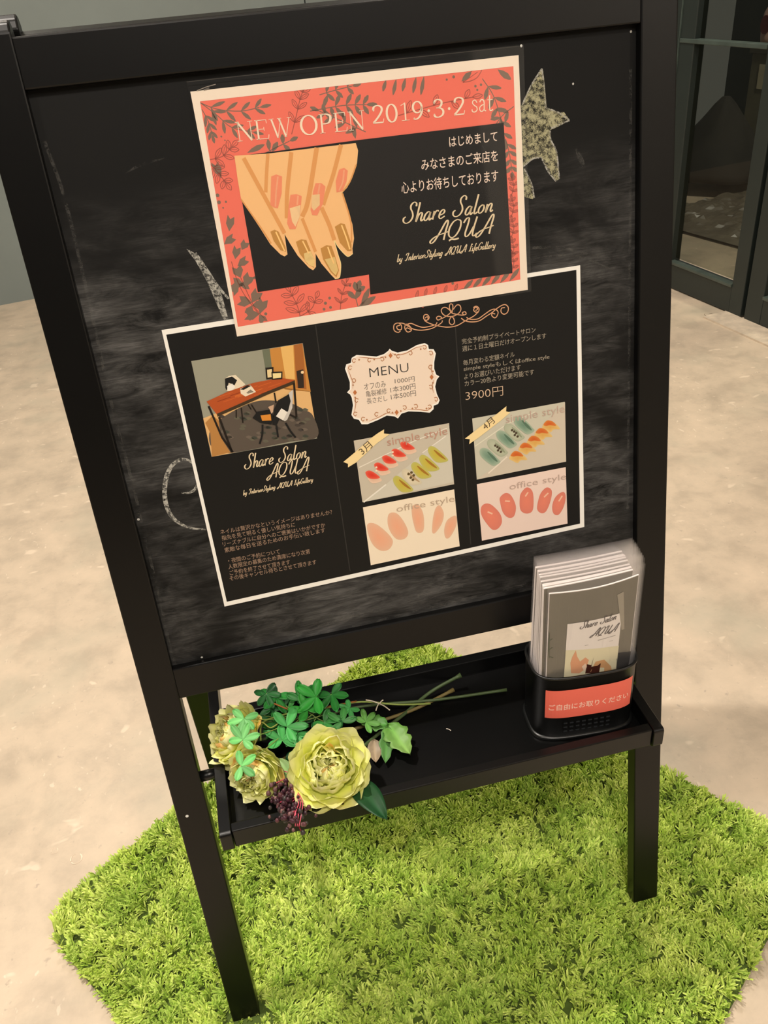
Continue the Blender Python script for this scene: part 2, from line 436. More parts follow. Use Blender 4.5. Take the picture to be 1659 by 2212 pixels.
def m_chalk(name, lo, hi, col, scale=900, amax=1.0):
    """chalk caught only on the grain of the board"""
    m = newmat(name, col, .95, .1)
    tc = N(m, 'ShaderNodeTexCoord').outputs['Object']
    n = noise_tex(m, tc, scale, 3, .7); n2 = noise_tex(m, tc, scale * .16, 3, .6)
    ad = N(m, 'ShaderNodeMath', operation='ADD'); L(m, n, ad.inputs[0]); L(m, n2, ad.inputs[1])
    hf = N(m, 'ShaderNodeMath', operation='MULTIPLY'); hf.inputs[1].default_value = .5; L(m, ad.outputs[0], hf.inputs[0]); ad = hf
    L(m, ramp(m, ad.outputs[0], [(lo * .5, (0, 0, 0)), (hi * .5, (amax * .85, amax * .85, amax * .85))]), m.node_tree.nodes['Principled BSDF'].inputs['Alpha'])
    return m

def m_attr(name, rough=.55, spec=.4, trans=0.0, attr='ink'):
    m = newmat(name, rough=rough, spec=spec)
    a = N(m, 'ShaderNodeAttribute', attribute_name=attr)
    b = m.node_tree.nodes['Principled BSDF']
    L(m, a.outputs['Color'], b.inputs['Base Color'])
    return m

def m_leafy(name, rough=.5, sub=.0, translucency=.25):
    m = m_attr(name, rough, .35)
    nt = m.node_tree; out = nt.nodes['Material Output']; b = nt.nodes['Principled BSDF']
    a = [n for n in nt.nodes if n.type == 'ATTRIBUTE'][0]
    t = N(m, 'ShaderNodeBsdfTranslucent'); L(m, a.outputs['Color'], t.inputs[0])
    mx = N(m, 'ShaderNodeMixShader'); mx.inputs[0].default_value = translucency
    L(m, b.outputs[0], mx.inputs[1]); L(m, t.outputs[0], mx.inputs[2]); L(m, mx.outputs[0], out.inputs[0])
    return m

M_FLOOR = m_floor()
M_WALL = m_plain('grey_green_wall', (124, 133, 130), .7, 3, .03)
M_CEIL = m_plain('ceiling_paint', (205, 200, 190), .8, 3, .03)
M_FRONT = m_plain('dim_wall_paint', (66, 64, 60), .8, 3, .04)
M_SIDE = m_plain('side_wall_paint', (150, 145, 135), .8, 3, .04)
M_DOOR = m_plain('dark_green_door_paint', (34, 41, 38), .45, 8, .05)
M_DARK = m_plain('dark_recess', (16, 18, 17), .8, 8, .05)
M_BLACK = m_plain('black_lacquer', (9, 9, 9), .32, 14, .10, .34)
M_BOARD = m_board()
M_INK = m_attr('printed_paper', .5, .35)
M_EDGE = m_plain('paper_edge', (246, 240, 230), .7, 40, .02)
M_FILM = clear_mat('laminate_film', (1, 1, 1, 1), .04, 1.5, .004)
M_GLASS = clear_mat('door_glass', (.42, .44, .38, 1), .02, 1.45, 0, gain=1.0)
M_SLEEVE = clear_mat('clear_sleeve', (1, 1, 1, 1), .12, 1.4, .045, (.97, .93, .92, 1), .8)
M_PLASTIC = m_plain('black_plastic', (16, 17, 17), .33, 30, .05, .5)
M_PILE = m_attr('green_pile', .8, .15)
M_METAL = newmat('bolt_metal', (40, 40, 40), .25, .5, .8)
M_CHALK = m_chalk('white_chalk', .88, 1.10, (196, 194, 184), 1900)
M_CHALK2 = m_chalk('yellow_white_chalk', .86, 1.12, (190, 186, 150), 1500)
M_PETAL = m_leafy('fabric_petal', .75, 0, .25)
M_LEAF = m_leafy('fabric_leaf', .45, 0, .15)
M_BERRY = m_attr('berry', .35, .5)

# ---------------------------------------------------------------- setting
def quad(name, pts, mat, kind='structure'):
    o = mesh_obj(name, pts, [tuple(range(len(pts)))], mat)
    o['kind'] = kind; return o

t_dir = Vector((0.169, -0.9856, 0)); n_out = Vector((0.9856, 0.169, 0))   # door wall: along and away from the room
D0 = Vector((1.9028, 2.3149, 0))
def DW(s, z, d=0.0):
    return D0 + t_dir * s + n_out * d + Vector((0, 0, z))
quad('floor', [(-4, -3.4, 0), (6.2, -3.4, 0), (6.2, 5.2, 0), (-4, 5.2, 0)], M_FLOOR)
quad('ceiling', [(-4, -3.4, 2.66), (-4, 5.2, 2.66), (6.2, 5.2, 2.66), (6.2, -3.4, 2.66)], M_CEIL)
# back wall in panels with a fine joint
wdir = Vector((0.9856, 0.169, 0)); W0 = Vector((-0.71, 3.375, 0))
def BW(s, z, d=0.0): return W0 + wdir * s - t_dir * d + Vector((0, 0, z))
seam = 1.5107
def wall_box(name, s0, s1, z0, z1, d0, d1, mat, fnc=BW, bevel=0.0):
    o = box(name, (s0, z0, d0), (s1, z1, d1), mat, None, lambda a, b, c: fnc(a, b, c), bevel)
    o['kind'] = 'structure'; return o
wall_box('wall_back', -3.6, seam - .003, 0, 2.66, 0, .08, M_WALL)
wall_box('wall_back_panel', seam + .003, 2.6, 0, 2.66, 0, .08, M_WALL)
wall_box('trim_1', seam - .003, seam + .003, 0, 2.66, .01, .05, M_DARK)
quad('wall_left', [(-3.7, -3.4, 0), (-3.7, -3.4, 2.66), (-3.7, 5.2, 2.66), (-3.7, 5.2, 0)], M_SIDE)
quad('wall_front', [(-4, -3.1, 0), (1.5, -3.1, 0), (1.5, -3.1, 2.66), (-4, -3.1, 2.66)], M_FRONT)
quad('wall_front_reflector', [(1.5, -3.1, 0), (6.2, -3.1, 0), (6.2, -3.1, 2.66), (1.5, -3.1, 2.66)], M_CEIL)  # unseen lighter wall section, added to reflect in the black stile
# glazed wall on the right
def glazed(name, s0, s1, mid=True, zt=2.15):
    root = thing(name, None, None, DW((s0 + s1) / 2, 0, .02)); root['kind'] = 'structure'
    fn = lambda a, b, c: DW(a, b, c)
    wl, wr, br = .075, .06, .114
    bm = bmesh.new()
    box_bm(bm, (s0, .004, 0), (s0 + wl, zt, .045), fn, .003); box_bm(bm, (s1 - wr, .004, 0), (s1, zt, .045), fn, .003)
    box_bm(bm, (s0 + wl, .004, .001), (s1 - wr, br - .012, .044), fn, .002); box_bm(bm, (s0 + wl, zt - .08, .001), (s1 - wr, zt, .044), fn, .002)
    bm_obj('door_frame', bm, M_DOOR, root)
    box('glazing_bead', (s0 + wl, br - .018, -.006), (s1 - wr, br - .006, .02), m_bead, root, fn, .002)
    if mid: box('muntin', (s0 + .004, .846, -.004), (s1 - wr, .860, .03), m_bead, root, fn, .002)
    mesh_obj('pane', [DW(s0 + wl, br, .024), DW(s1 - wr, br, .024), DW(s1 - wr, zt - .08, .024), DW(s0 + wl, zt - .08, .024)], [(0, 1, 2, 3)], M_GLASS, root)
    return root
m_bead = m_plain('worn_green_bead', (66, 76, 70), .35, 20, .1)
glazed('door_1', -.100, .372)
d2 = glazed('door_2', .390, .86, False)
box('trim_door', (-.13, 0, 0), (-.102, 2.2, .06), M_DOOR, None, lambda a, b, c: DW(a, b, c), .003)['kind'] = 'structure'
bpy.data.objects['trim_door'].name = 'trim_2'
wall_box('trim_5', -.1015, -.0985, .74, 2.2, -.004, .002, m_bead, DW)
wall_box('trim_3', .374, .388, 0, 2.2, .03, .06, M_DARK, DW)
wall_box('wall_right', -2.2, -.132, 0, 2.66, 0, .08, M_DOOR, DW)
wall_box('wall_right_near', .862, 5.5, 0, 2.66, 0, .08, M_SIDE, DW)
wall_box('wall_right_over', -.132, .862, 2.2, 2.66, 0, .08, M_SIDE, DW)
wall_box('trim_4', .30, 1.2, 0, .006, -.10, .0, m_plain('threshold_stone', (206, 190, 168), .5, 30, .08), DW)
# far room behind the glass
quad('wall_beyond', [tuple(DW(-2.4, 0, 2.3)), tuple(DW(2.2, 0, 2.3)), tuple(DW(2.2, 2.66, 2.3)), tuple(DW(-2.4, 2.66, 2.3))], m_plain('far_wall', (46, 50, 47), .8))

# small ring marks left in the concrete
def ring_mark(name, c, r, mat):
    V = []; F = []; n = 20
    for k in range(n):
        a = 2 * math.pi * k / n; w = .25 + .2 * math.sin(a * 2 + 1)
        V.append((c[0] + math.cos(a) * r, c[1] + math.sin(a) * r, .0006)); V.append((c[0] + math.cos(a) * r * (1 - w * .5), c[1] + math.sin(a) * r * (1 - w * .5), .0006))
    for k in range(n):
        if k in (3, 4, 11): continue
        j = (k + 1) % n; F.append((2 * k, 2 * j, 2 * j + 1, 2 * k + 1))
    o = mesh_obj(name, V, F, mat); o['kind'] = 'structure'; return o
ring_mark('floor_mark', at_z(1531, 680, 0), .016, m_plain('mark', (128, 108, 88), .8))
ring_mark('floor_mark', at_z(165, 1855, 0), .010, m_plain('mark_pale', (226, 205, 182), .8))
ring_mark('floor_mark', at_z(118, 1838, 0), .006, bpy.data.materials['mark_pale'])

# tarpaulin, covered heap and cabinet seen through the glass
def tarp():
    A = at_z(1448, 497, 0); B = at_z(1606, 541, 0)
    ed = (B - A); back = n_out * 1.25
    A = A - ed * .6; ed = ed * 2.4
    n = 60; V = []; F = []
    for j in range(n + 1):
        for i in range(n + 1):
            p = A + ed * (i / n) + back * (j / n)
            q = Vector((p.x * 7, p.y * 7, 0))
            z = .012 + .05 * min(1, j / 6) * (abs(noise.noise(q)) + .5 * abs(noise.noise(q * 2.3)) + .25 * abs(noise.noise(q * 5)))
            V.append((p.x, p.y, max(z, .004)))
    for j in range(n):
        for i in range(n):
            a = j * (n + 1) + i; F.append((a, a + 1, a + n + 2, a + n + 1))
    o = mesh_obj('tarpaulin', V, F, m_plain('tarp_plastic', (104, 97, 84), .38, 12, .15), None, smooth=False)
    tag(o, 'crumpled grey-brown plastic sheet spread on the floor behind the glass door', 'plastic sheet')
tarp()
def heap():
    c = at_z(1545, 398, 0); HT = at_y(1556, 240, c.y).z; V = []; F = []; n = 28; m_ = 10
    for j in range(m_ + 1):
        t = j / m_; z = HT * t
        for k in range(n):
            a = 2 * math.pi * k / n; r = (.27 * (1 - t) ** .9 + .02) * (1 + .16 * noise.noise(Vector((math.cos(a) * 2, math.sin(a) * 2, t * 3))))
            V.append((c.x + r * math.cos(a), c.y + r * math.sin(a), z + .066))
    for j in range(m_):
        for k in range(n):
            F.append((j * n + k, j * n + (k + 1) % n, (j + 1) * n + (k + 1) % n, (j + 1) * n + k))
    F.append(tuple(range(m_ * n, m_ * n + n))); F.append(tuple(range(n - 1, -1, -1)))
    o = mesh_obj('covered_heap', V, F, m_plain('dark_cover', (48, 44, 38), .85, 8, .15), None, smooth=True)
    tag(o, 'dark pointed cloth-covered heap standing behind the glass door', 'covered heap')
heap()
cp = at_z(1606, 352, 0); CS = (cp - D0).dot(t_dir); CDp = (cp - D0).dot(n_out); CHT = at_y(1606, 108, cp.y).z
cab = thing('cabinet', 'narrow olive-grey cabinet with a pale notice behind the glass door', 'cabinet', DW(CS + .16, 0, CDp + .15))
fnd = lambda a, b, c: DW(a + CS, b, c + CDp)
box('body', (-.05, .012, 0), (.34, CHT - .025, .32), m_plain('olive_cabinet', (120, 116, 98), .6), cab, fnd, .004)
box('cabinet_top', (-.06, CHT - .025, -.015), (.35, CHT, .335), m_plain('cab_top', (88, 84, 72), .6), cab, fnd, .003)
nz = at_y(1628, 165, cp.y).z
box('notice', (.02, nz - .06, -.006), (.15, nz + .06, -.0005), m_plain('notice_paper', (216, 208, 180), .7), cab, fnd)
op = at_y(1647, 70, cp.y); oc = DW((op - D0).dot(t_dir), CHT, CDp + .085)
orn = thing('rounded_pink_object', 'pale pink rounded object with dark red middle on the olive cabinet', 'ornament', oc)  # added rounded solid, pale pink with a dark red disc
V, F = [], []; n = 20
for rr_, z in ((.062, 0), (.070, .05), (.073, .11), (.066, .165), (.045, .205), (.0, .22)):
    for k in range(n):
        a = 2 * math.pi * k / n; V.append((oc.x + rr_ * math.cos(a), oc.y + rr_ * math.sin(a), oc.z + z))
for j in range(5):
    for k in range(n): F.append((j * n + k, j * n + (k + 1) % n, (j + 1) * n + (k + 1) % n, (j + 1) * n + k))
F.append(tuple(range(n - 1, -1, -1)))
mesh_obj('body', V, F, m_plain('pale_pink', (240, 196, 184), .5), orn, smooth=True)
fc_ = oc - n_out * .066 - t_dir * .0 + Vector((0, 0, .11))
V = [fc_ + t_dir * (.032 * math.cos(2 * math.pi * k / 14)) + Vector((0, 0, .045 * math.sin(2 * math.pi * k / 14))) for k in range(14)]
V += [v - n_out * .012 for v in V]
F = [tuple(range(14, 28))] + [(k, (k + 1) % 14, 14 + (k + 1) % 14, 14 + k) for k in range(14)]
mesh_obj('red_centre', V, F, m_plain('dark_red', (110, 30, 36), .5), orn)

# ---------------------------------------------------------------- rug
def build_rug():
    th = math.radians(34.8)
    ex = Vector((math.cos(th), math.sin(th))); ey = Vector((-math.sin(th), math.cos(th)))
    # near-left corner of the square rug, then its sides
    c0 = Vector((0.200, -0.462)); SX, SY = .835, .835
    root = thing('shag_rug', 'grass green shag rug lying on the concrete floor under the easel', 'rug', (c0.x + .1, c0.y + .6, 0))
    def loc2(a, b): return c0 + ex * a + ey * b
    # backing with rounded corners
    r = .062; pts = []
    for cx, cy, a0 in ((r, r, 180), (SX - r, r, 270), (SX - r, SY - r, 0), (r, SY - r, 90)):
        for k in range(7):
            a = math.radians(a0 + 15 * k); pts.append(loc2(cx + r * math.cos(a), cy + r * math.sin(a)))
    n = len(pts)
    V = [(p.x, p.y, .0005) for p in pts] + [(p.x, p.y, .006) for p in pts]
    F = [tuple(range(n - 1, -1, -1)), tuple(range(n, 2 * n))] + [(i, (i + 1) % n, n + (i + 1) % n, n + i) for i in range(n)]
    mesh_obj('backing', V, F, m_plain('rug_backing', (74, 92, 30), .9), root)
    rng = np.random.default_rng(4)
    NB = 150000
    KT = 7
    NT = NB // KT
    a = np.repeat(rng.uniform(0, SX, NT), KT) + rng.normal(0, .0011, NT * KT); b = np.repeat(rng.uniform(0, SY, NT), KT) + rng.normal(0, .0011, NT * KT)
    tang = np.repeat(rng.uniform(0, 2 * math.pi, NT), KT); tlean = np.repeat(np.abs(rng.normal(.45, .3, NT)), KT); tlen = np.repeat(rng.uniform(.85, 1.12, NT), KT)
    dx = np.maximum(np.maximum(r - a, a - (SX - r)), 0); dy = np.maximum(np.maximum(r - b, b - (SY - r)), 0)
    keep = (dx * dx + dy * dy) < r * r
    a, b, tang, tlean, tlen = a[keep], b[keep], tang[keep], tlean[keep], tlen[keep]; NB = len(a)
    X = c0.x + ex.x * a + ey.x * b; Y = c0.y + ex.y * a + ey.y * b
    def fld(sc, seed):
        g = np.random.default_rng(seed).uniform(-1, 1, (80, 80)); fx = (a / sc) % 78; fy = (b / sc) % 78
        i = fx.astype(int); j = fy.astype(int); u = fx - i; v = fy - j; u = u * u * (3 - 2 * u); v = v * v * (3 - 2 * v)
        return (g[i, j] * (1 - u) + g[i + 1, j] * u) * (1 - v) + (g[i, j + 1] * (1 - u) + g[i + 1, j + 1] * u) * v
    ang = rng.uniform(0, 2 * math.pi, NB)
    lean = np.abs(rng.normal(.30, .16, NB))
    lx = np.cos(ang) * lean + np.cos(tang) * tlean + fld(.02, 1) * .30 + fld(.09, 2) * .30; ly = np.sin(ang) * lean + np.sin(tang) * tlean + fld(.02, 3) * .30 + fld(.09, 5) * .30
    edge = np.minimum(np.minimum(a, SX - a), np.minimum(b, SY - b))
    ln = tlen * rng.uniform(.017, .022, NB) * (1 + .16 * fld(.03, 7)) * np.clip(.72 + edge / .06, .72, 1)
    lf = FR(.02, 0); ln *= np.where((X - lf.x) ** 2 + (Y - lf.y + .012) ** 2 < .034 ** 2, .35, 1.0)
    lx = np.clip(lx, -1.1, 1.1); ly = np.clip(ly, -1.1, 1.1)
    wd = rng.uniform(.0009, .0014, NB)
    pa = rng.uniform(0, math.pi, NB); px = np.cos(pa) * wd; py = np.sin(pa) * wd
    hz = ln / np.sqrt(1 + .8 * (lx ** 2 + ly ** 2))
    rows = []
    for k, (t, w) in enumerate(((0, 1.0), (.42, 1.05), (.8, 1.05), (1.0, .75))):
        ox = lx * hz * (t ** 1.5); oy = ly * hz * (t ** 1.5); z = .004 + hz * (t - .12 * t * t)
        tw = .9 * t; cx = px * math.cos(tw) - py * math.sin(tw); cy = px * math.sin(tw) + py * math.cos(tw)
        rows.append(np.stack([X + ox - cx * w, Y + oy - cy * w, z], 1)); rows.append(np.stack([X + ox + cx * w, Y + oy + cy * w, z], 1))
    co = np.stack(rows, 1).reshape(-1, 3)       # NB x 8
    base = (np.arange(NB) * 8)[:, None]
    q = np.concatenate([base + np.array([[0, 1, 3, 2]]), base + np.array([[2, 3, 5, 4]]), base + np.array([[4, 5, 7, 6]])], 1).reshape(-1)
    nf = NB * 3
    me = bpy.data.meshes.new('pile'); me.vertices.add(NB * 8); me.vertices.foreach_set('co', co.astype(np.float32).ravel())
    me.loops.add(nf * 4); me.loops.foreach_set('vertex_index', q.astype(np.int32))
    me.polygons.add(nf); me.polygons.foreach_set('loop_start', (np.arange(nf) * 4).astype(np.int32))
    me.update(calc_edges=True)
    c1 = np.array(lin((190, 216, 88))[:3]); c2 = np.array(lin((226, 238, 132))[:3]); c3 = np.array(lin((150, 188, 72))[:3])
    t = np.clip(.5 + .30 * fld(.05, 11) + rng.normal(0, .25, NB), 0, 1)[:, None]
    cc = c1 * (1 - t) + c2 * t; s = np.clip(.25 - .5 * fld(.025, 13) + rng.normal(0, .2, NB), 0, .8)[:, None]; cc = cc * (1 - s) + c3 * s
    col = np.ones((NB, 8, 4)); col[:, :, :3] = cc[:, None, :]
    ca = me.color_attributes.new('ink', 'FLOAT_COLOR', 'POINT'); ca.data.foreach_set('color', col.astype(np.float32).ravel())
    o = link_mesh('pile', me, M_PILE, root); o['kind'] = 'stuff'
build_rug()

# ---------------------------------------------------------------- easel
UW, SW = .6172, .0369          # overall width, stile width
V_RT, V_RB, V_BT, V_BB = 1.1525, 1.1137, .5445, .5057
ease = thing('chalkboard_easel', 'black wooden A-frame chalkboard easel with tray standing on the green rug', 'easel', (UW / 2, .2, .02))
def stile(name, fn, u0, th=.021, bot=.0, top=1.166):
    bm = bmesh.new()
    prof = [(0, bot), (th, bot), (th, top - .010), (th * .8, top - .003), (th * .5, top), (th * .2, top - .003), (0, top - .010)]
    A = [bm.verts.new(fn(u0, v, w)) for w, v in prof]; B = [bm.verts.new(fn(u0 + SW, v, w)) for w, v in prof]
    n = len(prof); fs = [bm.faces.new(A), bm.faces.new(list(reversed(B)))]
    for i in range(n): fs.append(bm.faces.new((A[i], B[i], B[(i + 1) % n], A[(i + 1) % n])))
    bmesh.ops.recalc_face_normals(bm, faces=fs)
    bmesh.ops.bevel(bm, geom=[e for e in bm.edges], offset=.0016, segments=2, profile=.5, affect='EDGES')
    return bm_obj(name, bm, M_BLACK, ease)
stile('leg', FR, 0, bot=-.0175); stile('leg', FR, UW - SW, bot=.003)
stile('leg', RR, 0, top=1.16); stile('leg', RR, UW - SW, top=1.16)
box('top_rail', (SW - .001, V_RB, .0008), (UW - SW + .001, V_RT, .019), M_BLACK, ease, FR, .0016)
box('bottom_rail', (SW - .001, V_BB, .0008), (UW - SW + .001, V_BT, .019), M_BLACK, ease, FR, .0016)
box('rear_top_rail', (SW - .001, 1.105, .002), (UW - SW + .001, 1.145, .019), M_BLACK, ease, RR, .0016)
box('rear_bottom_rail', (SW - .001, .505, .002), (UW - SW + .001, .545, .019), M_BLACK, ease, RR, .0016)
box('rear_panel', (SW - .001, .540, .008), (UW - SW + .001, 1.11, .012), m_plain('rear_board', (60, 60, 58), .5), ease, RR)
for u in (SW + .001, UW - SW - .013):
    bm = bmesh.new(); pr = [(.021, 1.10), (.058, 1.10), (.060, 1.140), (.054, 1.148), (.040, 1.151), (.028, 1.148), (.021, 1.140)]
    A = [bm.verts.new(FR(u, v, w)) for w, v in pr]; B = [bm.verts.new(FR(u + .012, v, w)) for w, v in pr]
    fs = [bm.faces.new(A), bm.faces.new(list(reversed(B)))] + [bm.faces.new((A[i], B[i], B[(i + 1) % 7], A[(i + 1) % 7])) for i in range(7)]
    bmesh.ops.recalc_face_normals(bm, faces=fs); bmesh.ops.bevel(bm, geom=list(bm.edges), offset=.0015, segments=2, profile=.5, affect='EDGES')
    bm_obj('hinge_block', bm, M_BLACK, ease)
board = box('chalkboard_panel', (SW - .001, V_BT - .002, .0095), (UW - SW + .001, V_RB + .002, .0135), M_BOARD, ease, FR)
# tray
TZ = .41297 + ZO; YF = -.0399
XL, XR, TT, TH = .0564, .5609, .0125, .0276
tray = bpy.data.objects.new('tray', None); COL.objects.link(tray); tray.location = (.31, .05, TZ); tray.empty_display_size = .02
set_parent(tray, ease)
def subpart(o):
    o.matrix_parent_inverse = Matrix.Translation((.31, .05, TZ)).inverted(); return o
def tbox(name, lo, hi, bev=.0012):
    bm = bmesh.new(); box_bm(bm, lo, hi, None, bev); o = bm_obj(name, bm, M_BLACK, None); o.parent = tray
    return subpart(o)
for nm, x0 in (('side_board', XL), ('side_board', XR - TT)):
    bm = bmesh.new(); x1 = x0 + TT; r = .004; pr = []
    yb = .345
    for cx, cz, a0 in ((YF + r, TZ - TH + r, 180), (yb - r, TZ - TH + r, 270), (yb - r, TZ - r, 0), (YF + r, TZ - r, 90)):
        for k in range(4):
            a = math.radians(a0 + 30 * k); pr.append((cx + r * math.cos(a), cz + r * math.sin(a)))
    A = [bm.verts.new((x0, y, z)) for y, z in pr]; B = [bm.verts.new((x1, y, z)) for y, z in pr]; n = len(pr)
    fs = [bm.faces.new(A), bm.faces.new(list(reversed(B)))] + [bm.faces.new((A[i], B[i], B[(i + 1) % n], A[(i + 1) % n])) for i in range(n)]
    bmesh.ops.recalc_face_normals(bm, faces=fs)
    bmesh.ops.bevel(bm, geom=[e for e in bm.edges], offset=.0006, segments=1, profile=.5, affect='EDGES')
    o = bm_obj(nm, bm, M_BLACK, None); o.parent = tray; subpart(o)
TF = TZ - .021                                   # tray floor
tbox('front_rail', (XL + TT + .0005, YF + .003, TZ - TH + .001), (XR - TT - .0005, YF + .0145, TZ - .0008))
tbox('rear_rail', (XL + TT + .0005, .1305, TZ - TH + .001), (XR - TT - .0005, .1449, TZ - .0008))
tbox('tray_floor', (XL + TT - .001, YF + .0140, TF - .005), (XR - TT + .001, .1310, TF), .0004)
for x0, x1 in ((SW - .002, XL + .002), (XR - .002, UW - SW + .002)):
    V, F = tube_data([(x0, .0745, .381 + ZO), (x1, .0745, .381 + ZO)], .0065, 16)
    mesh_obj('pivot_dowel', V, F, M_PLASTIC, ease, smooth=True)
# white paint fleck on the left leg
fl = Sheet(FR(0, 0, -.0001), (1, 0, 0), FR(0, 1) - FR(0, 0))
pr_ = Print(fl); pr_.disc((404, 1763), 3.6, (240, 240, 236), .0002); pr_.build('paint_fleck', M_INK, ease, 'white paint fleck')

# chalk marks on the board
BS = Sheet(FR(0, 0, .0095), (1, 0, 0), FR(0, 1) - FR(0, 0))
def on_board(o):
    o.parent = board; o.matrix_parent_inverse = board.matrix_world.inverted(); return o
def chalk(name, fn, mat):
    p = Print(BS); fn(p); o = p.build(name, mat, None); o.parent = board
    o.matrix_parent_inverse = (Matrix.Translation(ease.location).inverted() @ Matrix.Translation(ease.location)).inverted()
    return o
K = lambda ox, oy, s: (lambda *q: [(ox + a / s, oy + b / s) for a, b in q])
k4 = K(1080, 120, 4.253)
def star(p):
    p.poly(k4((60, 700), (150, 560), (205, 440), (255, 330), (320, 220), (385, 120), (400, 150), (415, 320), (430, 480), (540, 520), (590, 520), (640, 595), (560, 640), (455, 690), (470, 790), (525, 900), (548, 1130), (520, 1155), (480, 1110), (420, 1010), (380, 935), (330, 945), (290, 960), (215, 1020), (290, 1180), (318, 1290), (300, 1320), (230, 1300), (150, 1200), (100, 1000)), (1, 1, 1), .0002)
chalk('chalk_star', star, M_CHALK2)
def starline(p):
    for q in (((200, 460), (290, 270), (385, 120)), ((385, 120), (408, 300), (420, 480)), ((430, 485), (540, 525), (640, 595)), ((640, 595), (470, 670)), ((460, 690), (470, 780), (520, 890), (545, 1130)), ((380, 935), (440, 1060), (515, 1155)), ((215, 1020), (300, 950), (380, 935)), ((225, 1040), (290, 1180), (315, 1310))):
        p.stroke(k4(*q), 3.2, (1, 1, 1), .0003)
chalk('chalk_star_outline', starline, M_CHALK)
def curl(p):
    k = K(140, 860, 3.687)
    p.stroke(k((1060, 560), (1000, 505), (935, 487), (860, 530), (812, 620), (795, 740), (808, 850), (850, 940), (920, 1000), (1010, 1035), (1150, 1048)), 10, (1, 1, 1), .0002, taper=True)
    p.stroke(k((1075, 620), (1045, 710), (1000, 750), (930, 757)), 6, (1, 1, 1), .0002, taper=True)
chalk('chalk_curl', curl, M_CHALK)
def slash(p):
    k = K(80, 240, 3.77)
    p.stroke(k((1290, 1155), (1370, 1270), (1470, 1420), (1560, 1530)), 5.5, (1, 1, 1), .0003)
    p.poly(k((1215, 1120), (1290, 1160), (1400, 1300), (1500, 1480), (1560, 1700), (1520, 1700), (1450, 1540), (1380, 1380), (1290, 1220)), (1, 1, 1), .0002)
chalk('chalk_stroke', slash, M_CHALK)
M_SMEAR = m_chalk('chalk_smear', .92, 1.30, (140, 138, 132), 700, .30)
def smear(p):
    p.stroke([(96, 305), (140, 430), (190, 640), (238, 860), (285, 1040), (306, 1130)], 8, (1, 1, 1), .0002)
    p.stroke([(312, 1160), (340, 1270), (368, 1400), (382, 1440)], 6, (1, 1, 1), .0002)
    p.stroke([(395, 1448), (600, 1395), (900, 1320), (1140, 1262)], 7, (1, 1, 1), .0002)
    p.stroke([(640, 1372), (760, 1330), (830, 1318)], 8, (1, 1, 1), .0003)
    p.stroke([(900, 1290), (950, 1272), (1000, 1264)], 10, (1, 1, 1), .0003)
    p.stroke([(1362, 150), (1362, 330), (1360, 640), (1356, 1100)], 6, (1, 1, 1), .0002)
    p.stroke([(272, 375), (300, 358), (360, 340)], 6, (1, 1, 1), .0002, taper=True)
    p.stroke([(1243, 320), (1255, 345), (1262, 362)], 10, (1, 1, 1), .0002, taper=True)
    p.stroke([(1110, 540), (1200, 535), (1320, 560)], 6, (1, 1, 1), .0002, taper=True)
    p.stroke([(1140, 560), (1240, 552), (1330, 585)], 5, (1, 1, 1), .0002, taper=True)
chalk('chalk_smear', smear, M_SMEAR)
for q, r in (((1238, 181), 2.2), ((1363, 68), 2.4), ((436, 1420), 2.4), ((148, 880), 2), ((299, 1122), 3)):
    p = Print(BS); p.disc(q, r, (190, 188, 182), .0003)
    o = p.build('chalk_speck', M_INK, None); o.parent = board

# ---------------------------------------------------------------- menu sheet
MENU = Sheet(FR(0, 0, .0089), (1, 0, 0), FR(0, 1) - FR(0, 0))
mc = [(349, 713), (1253, 573), (1262, 1138), (485, 1310)]
menu = thing('menu_sheet', 'large black menu sheet with thin white border fixed on the chalkboard', 'menu', MENU.W(MENU.P(820, 930)))
def slab(name, sheet, corners, h0, h1, mat, parent):
    q = [sheet.P(*c) for c in corners]
    V = [sheet.W(c, h0) for c in q] + [sheet.W(c, h1) for c in q]; n = len(q)
    F = [tuple(range(n)), tuple(range(2 * n - 1, n - 1, -1))] + [(i, (i + 1) % n, n + (i + 1) % n, n + i) for i in range(n)]
    bm = bmesh.new(); vv = [bm.verts.new(v) for v in V]; fs = [bm.faces.new([vv[i] for i in f]) for f in F]; bmesh.ops.recalc_face_normals(bm, faces=fs)
    return bm_obj(name, bm, mat, parent)
slab('sheet_backing', MENU, mc, -.0003, .0003, M_EDGE, menu)
p = Print(MENU)
p.poly(mc, (250, 248, 240), .0004)
p.poly([(359, 723), (1245, 583), (1253, 1131), (490, 1300)], (14, 14, 13), .0005)
p.stroke([(680, 690), (716, 960), (756, 1233)], 2.2, (48, 47, 44), .0006)
p.stroke([(979, 640), (1000, 940), (1017, 1176)], 2.2, (48, 47, 44), .0006)
p.build('sheet_print', M_INK, menu)
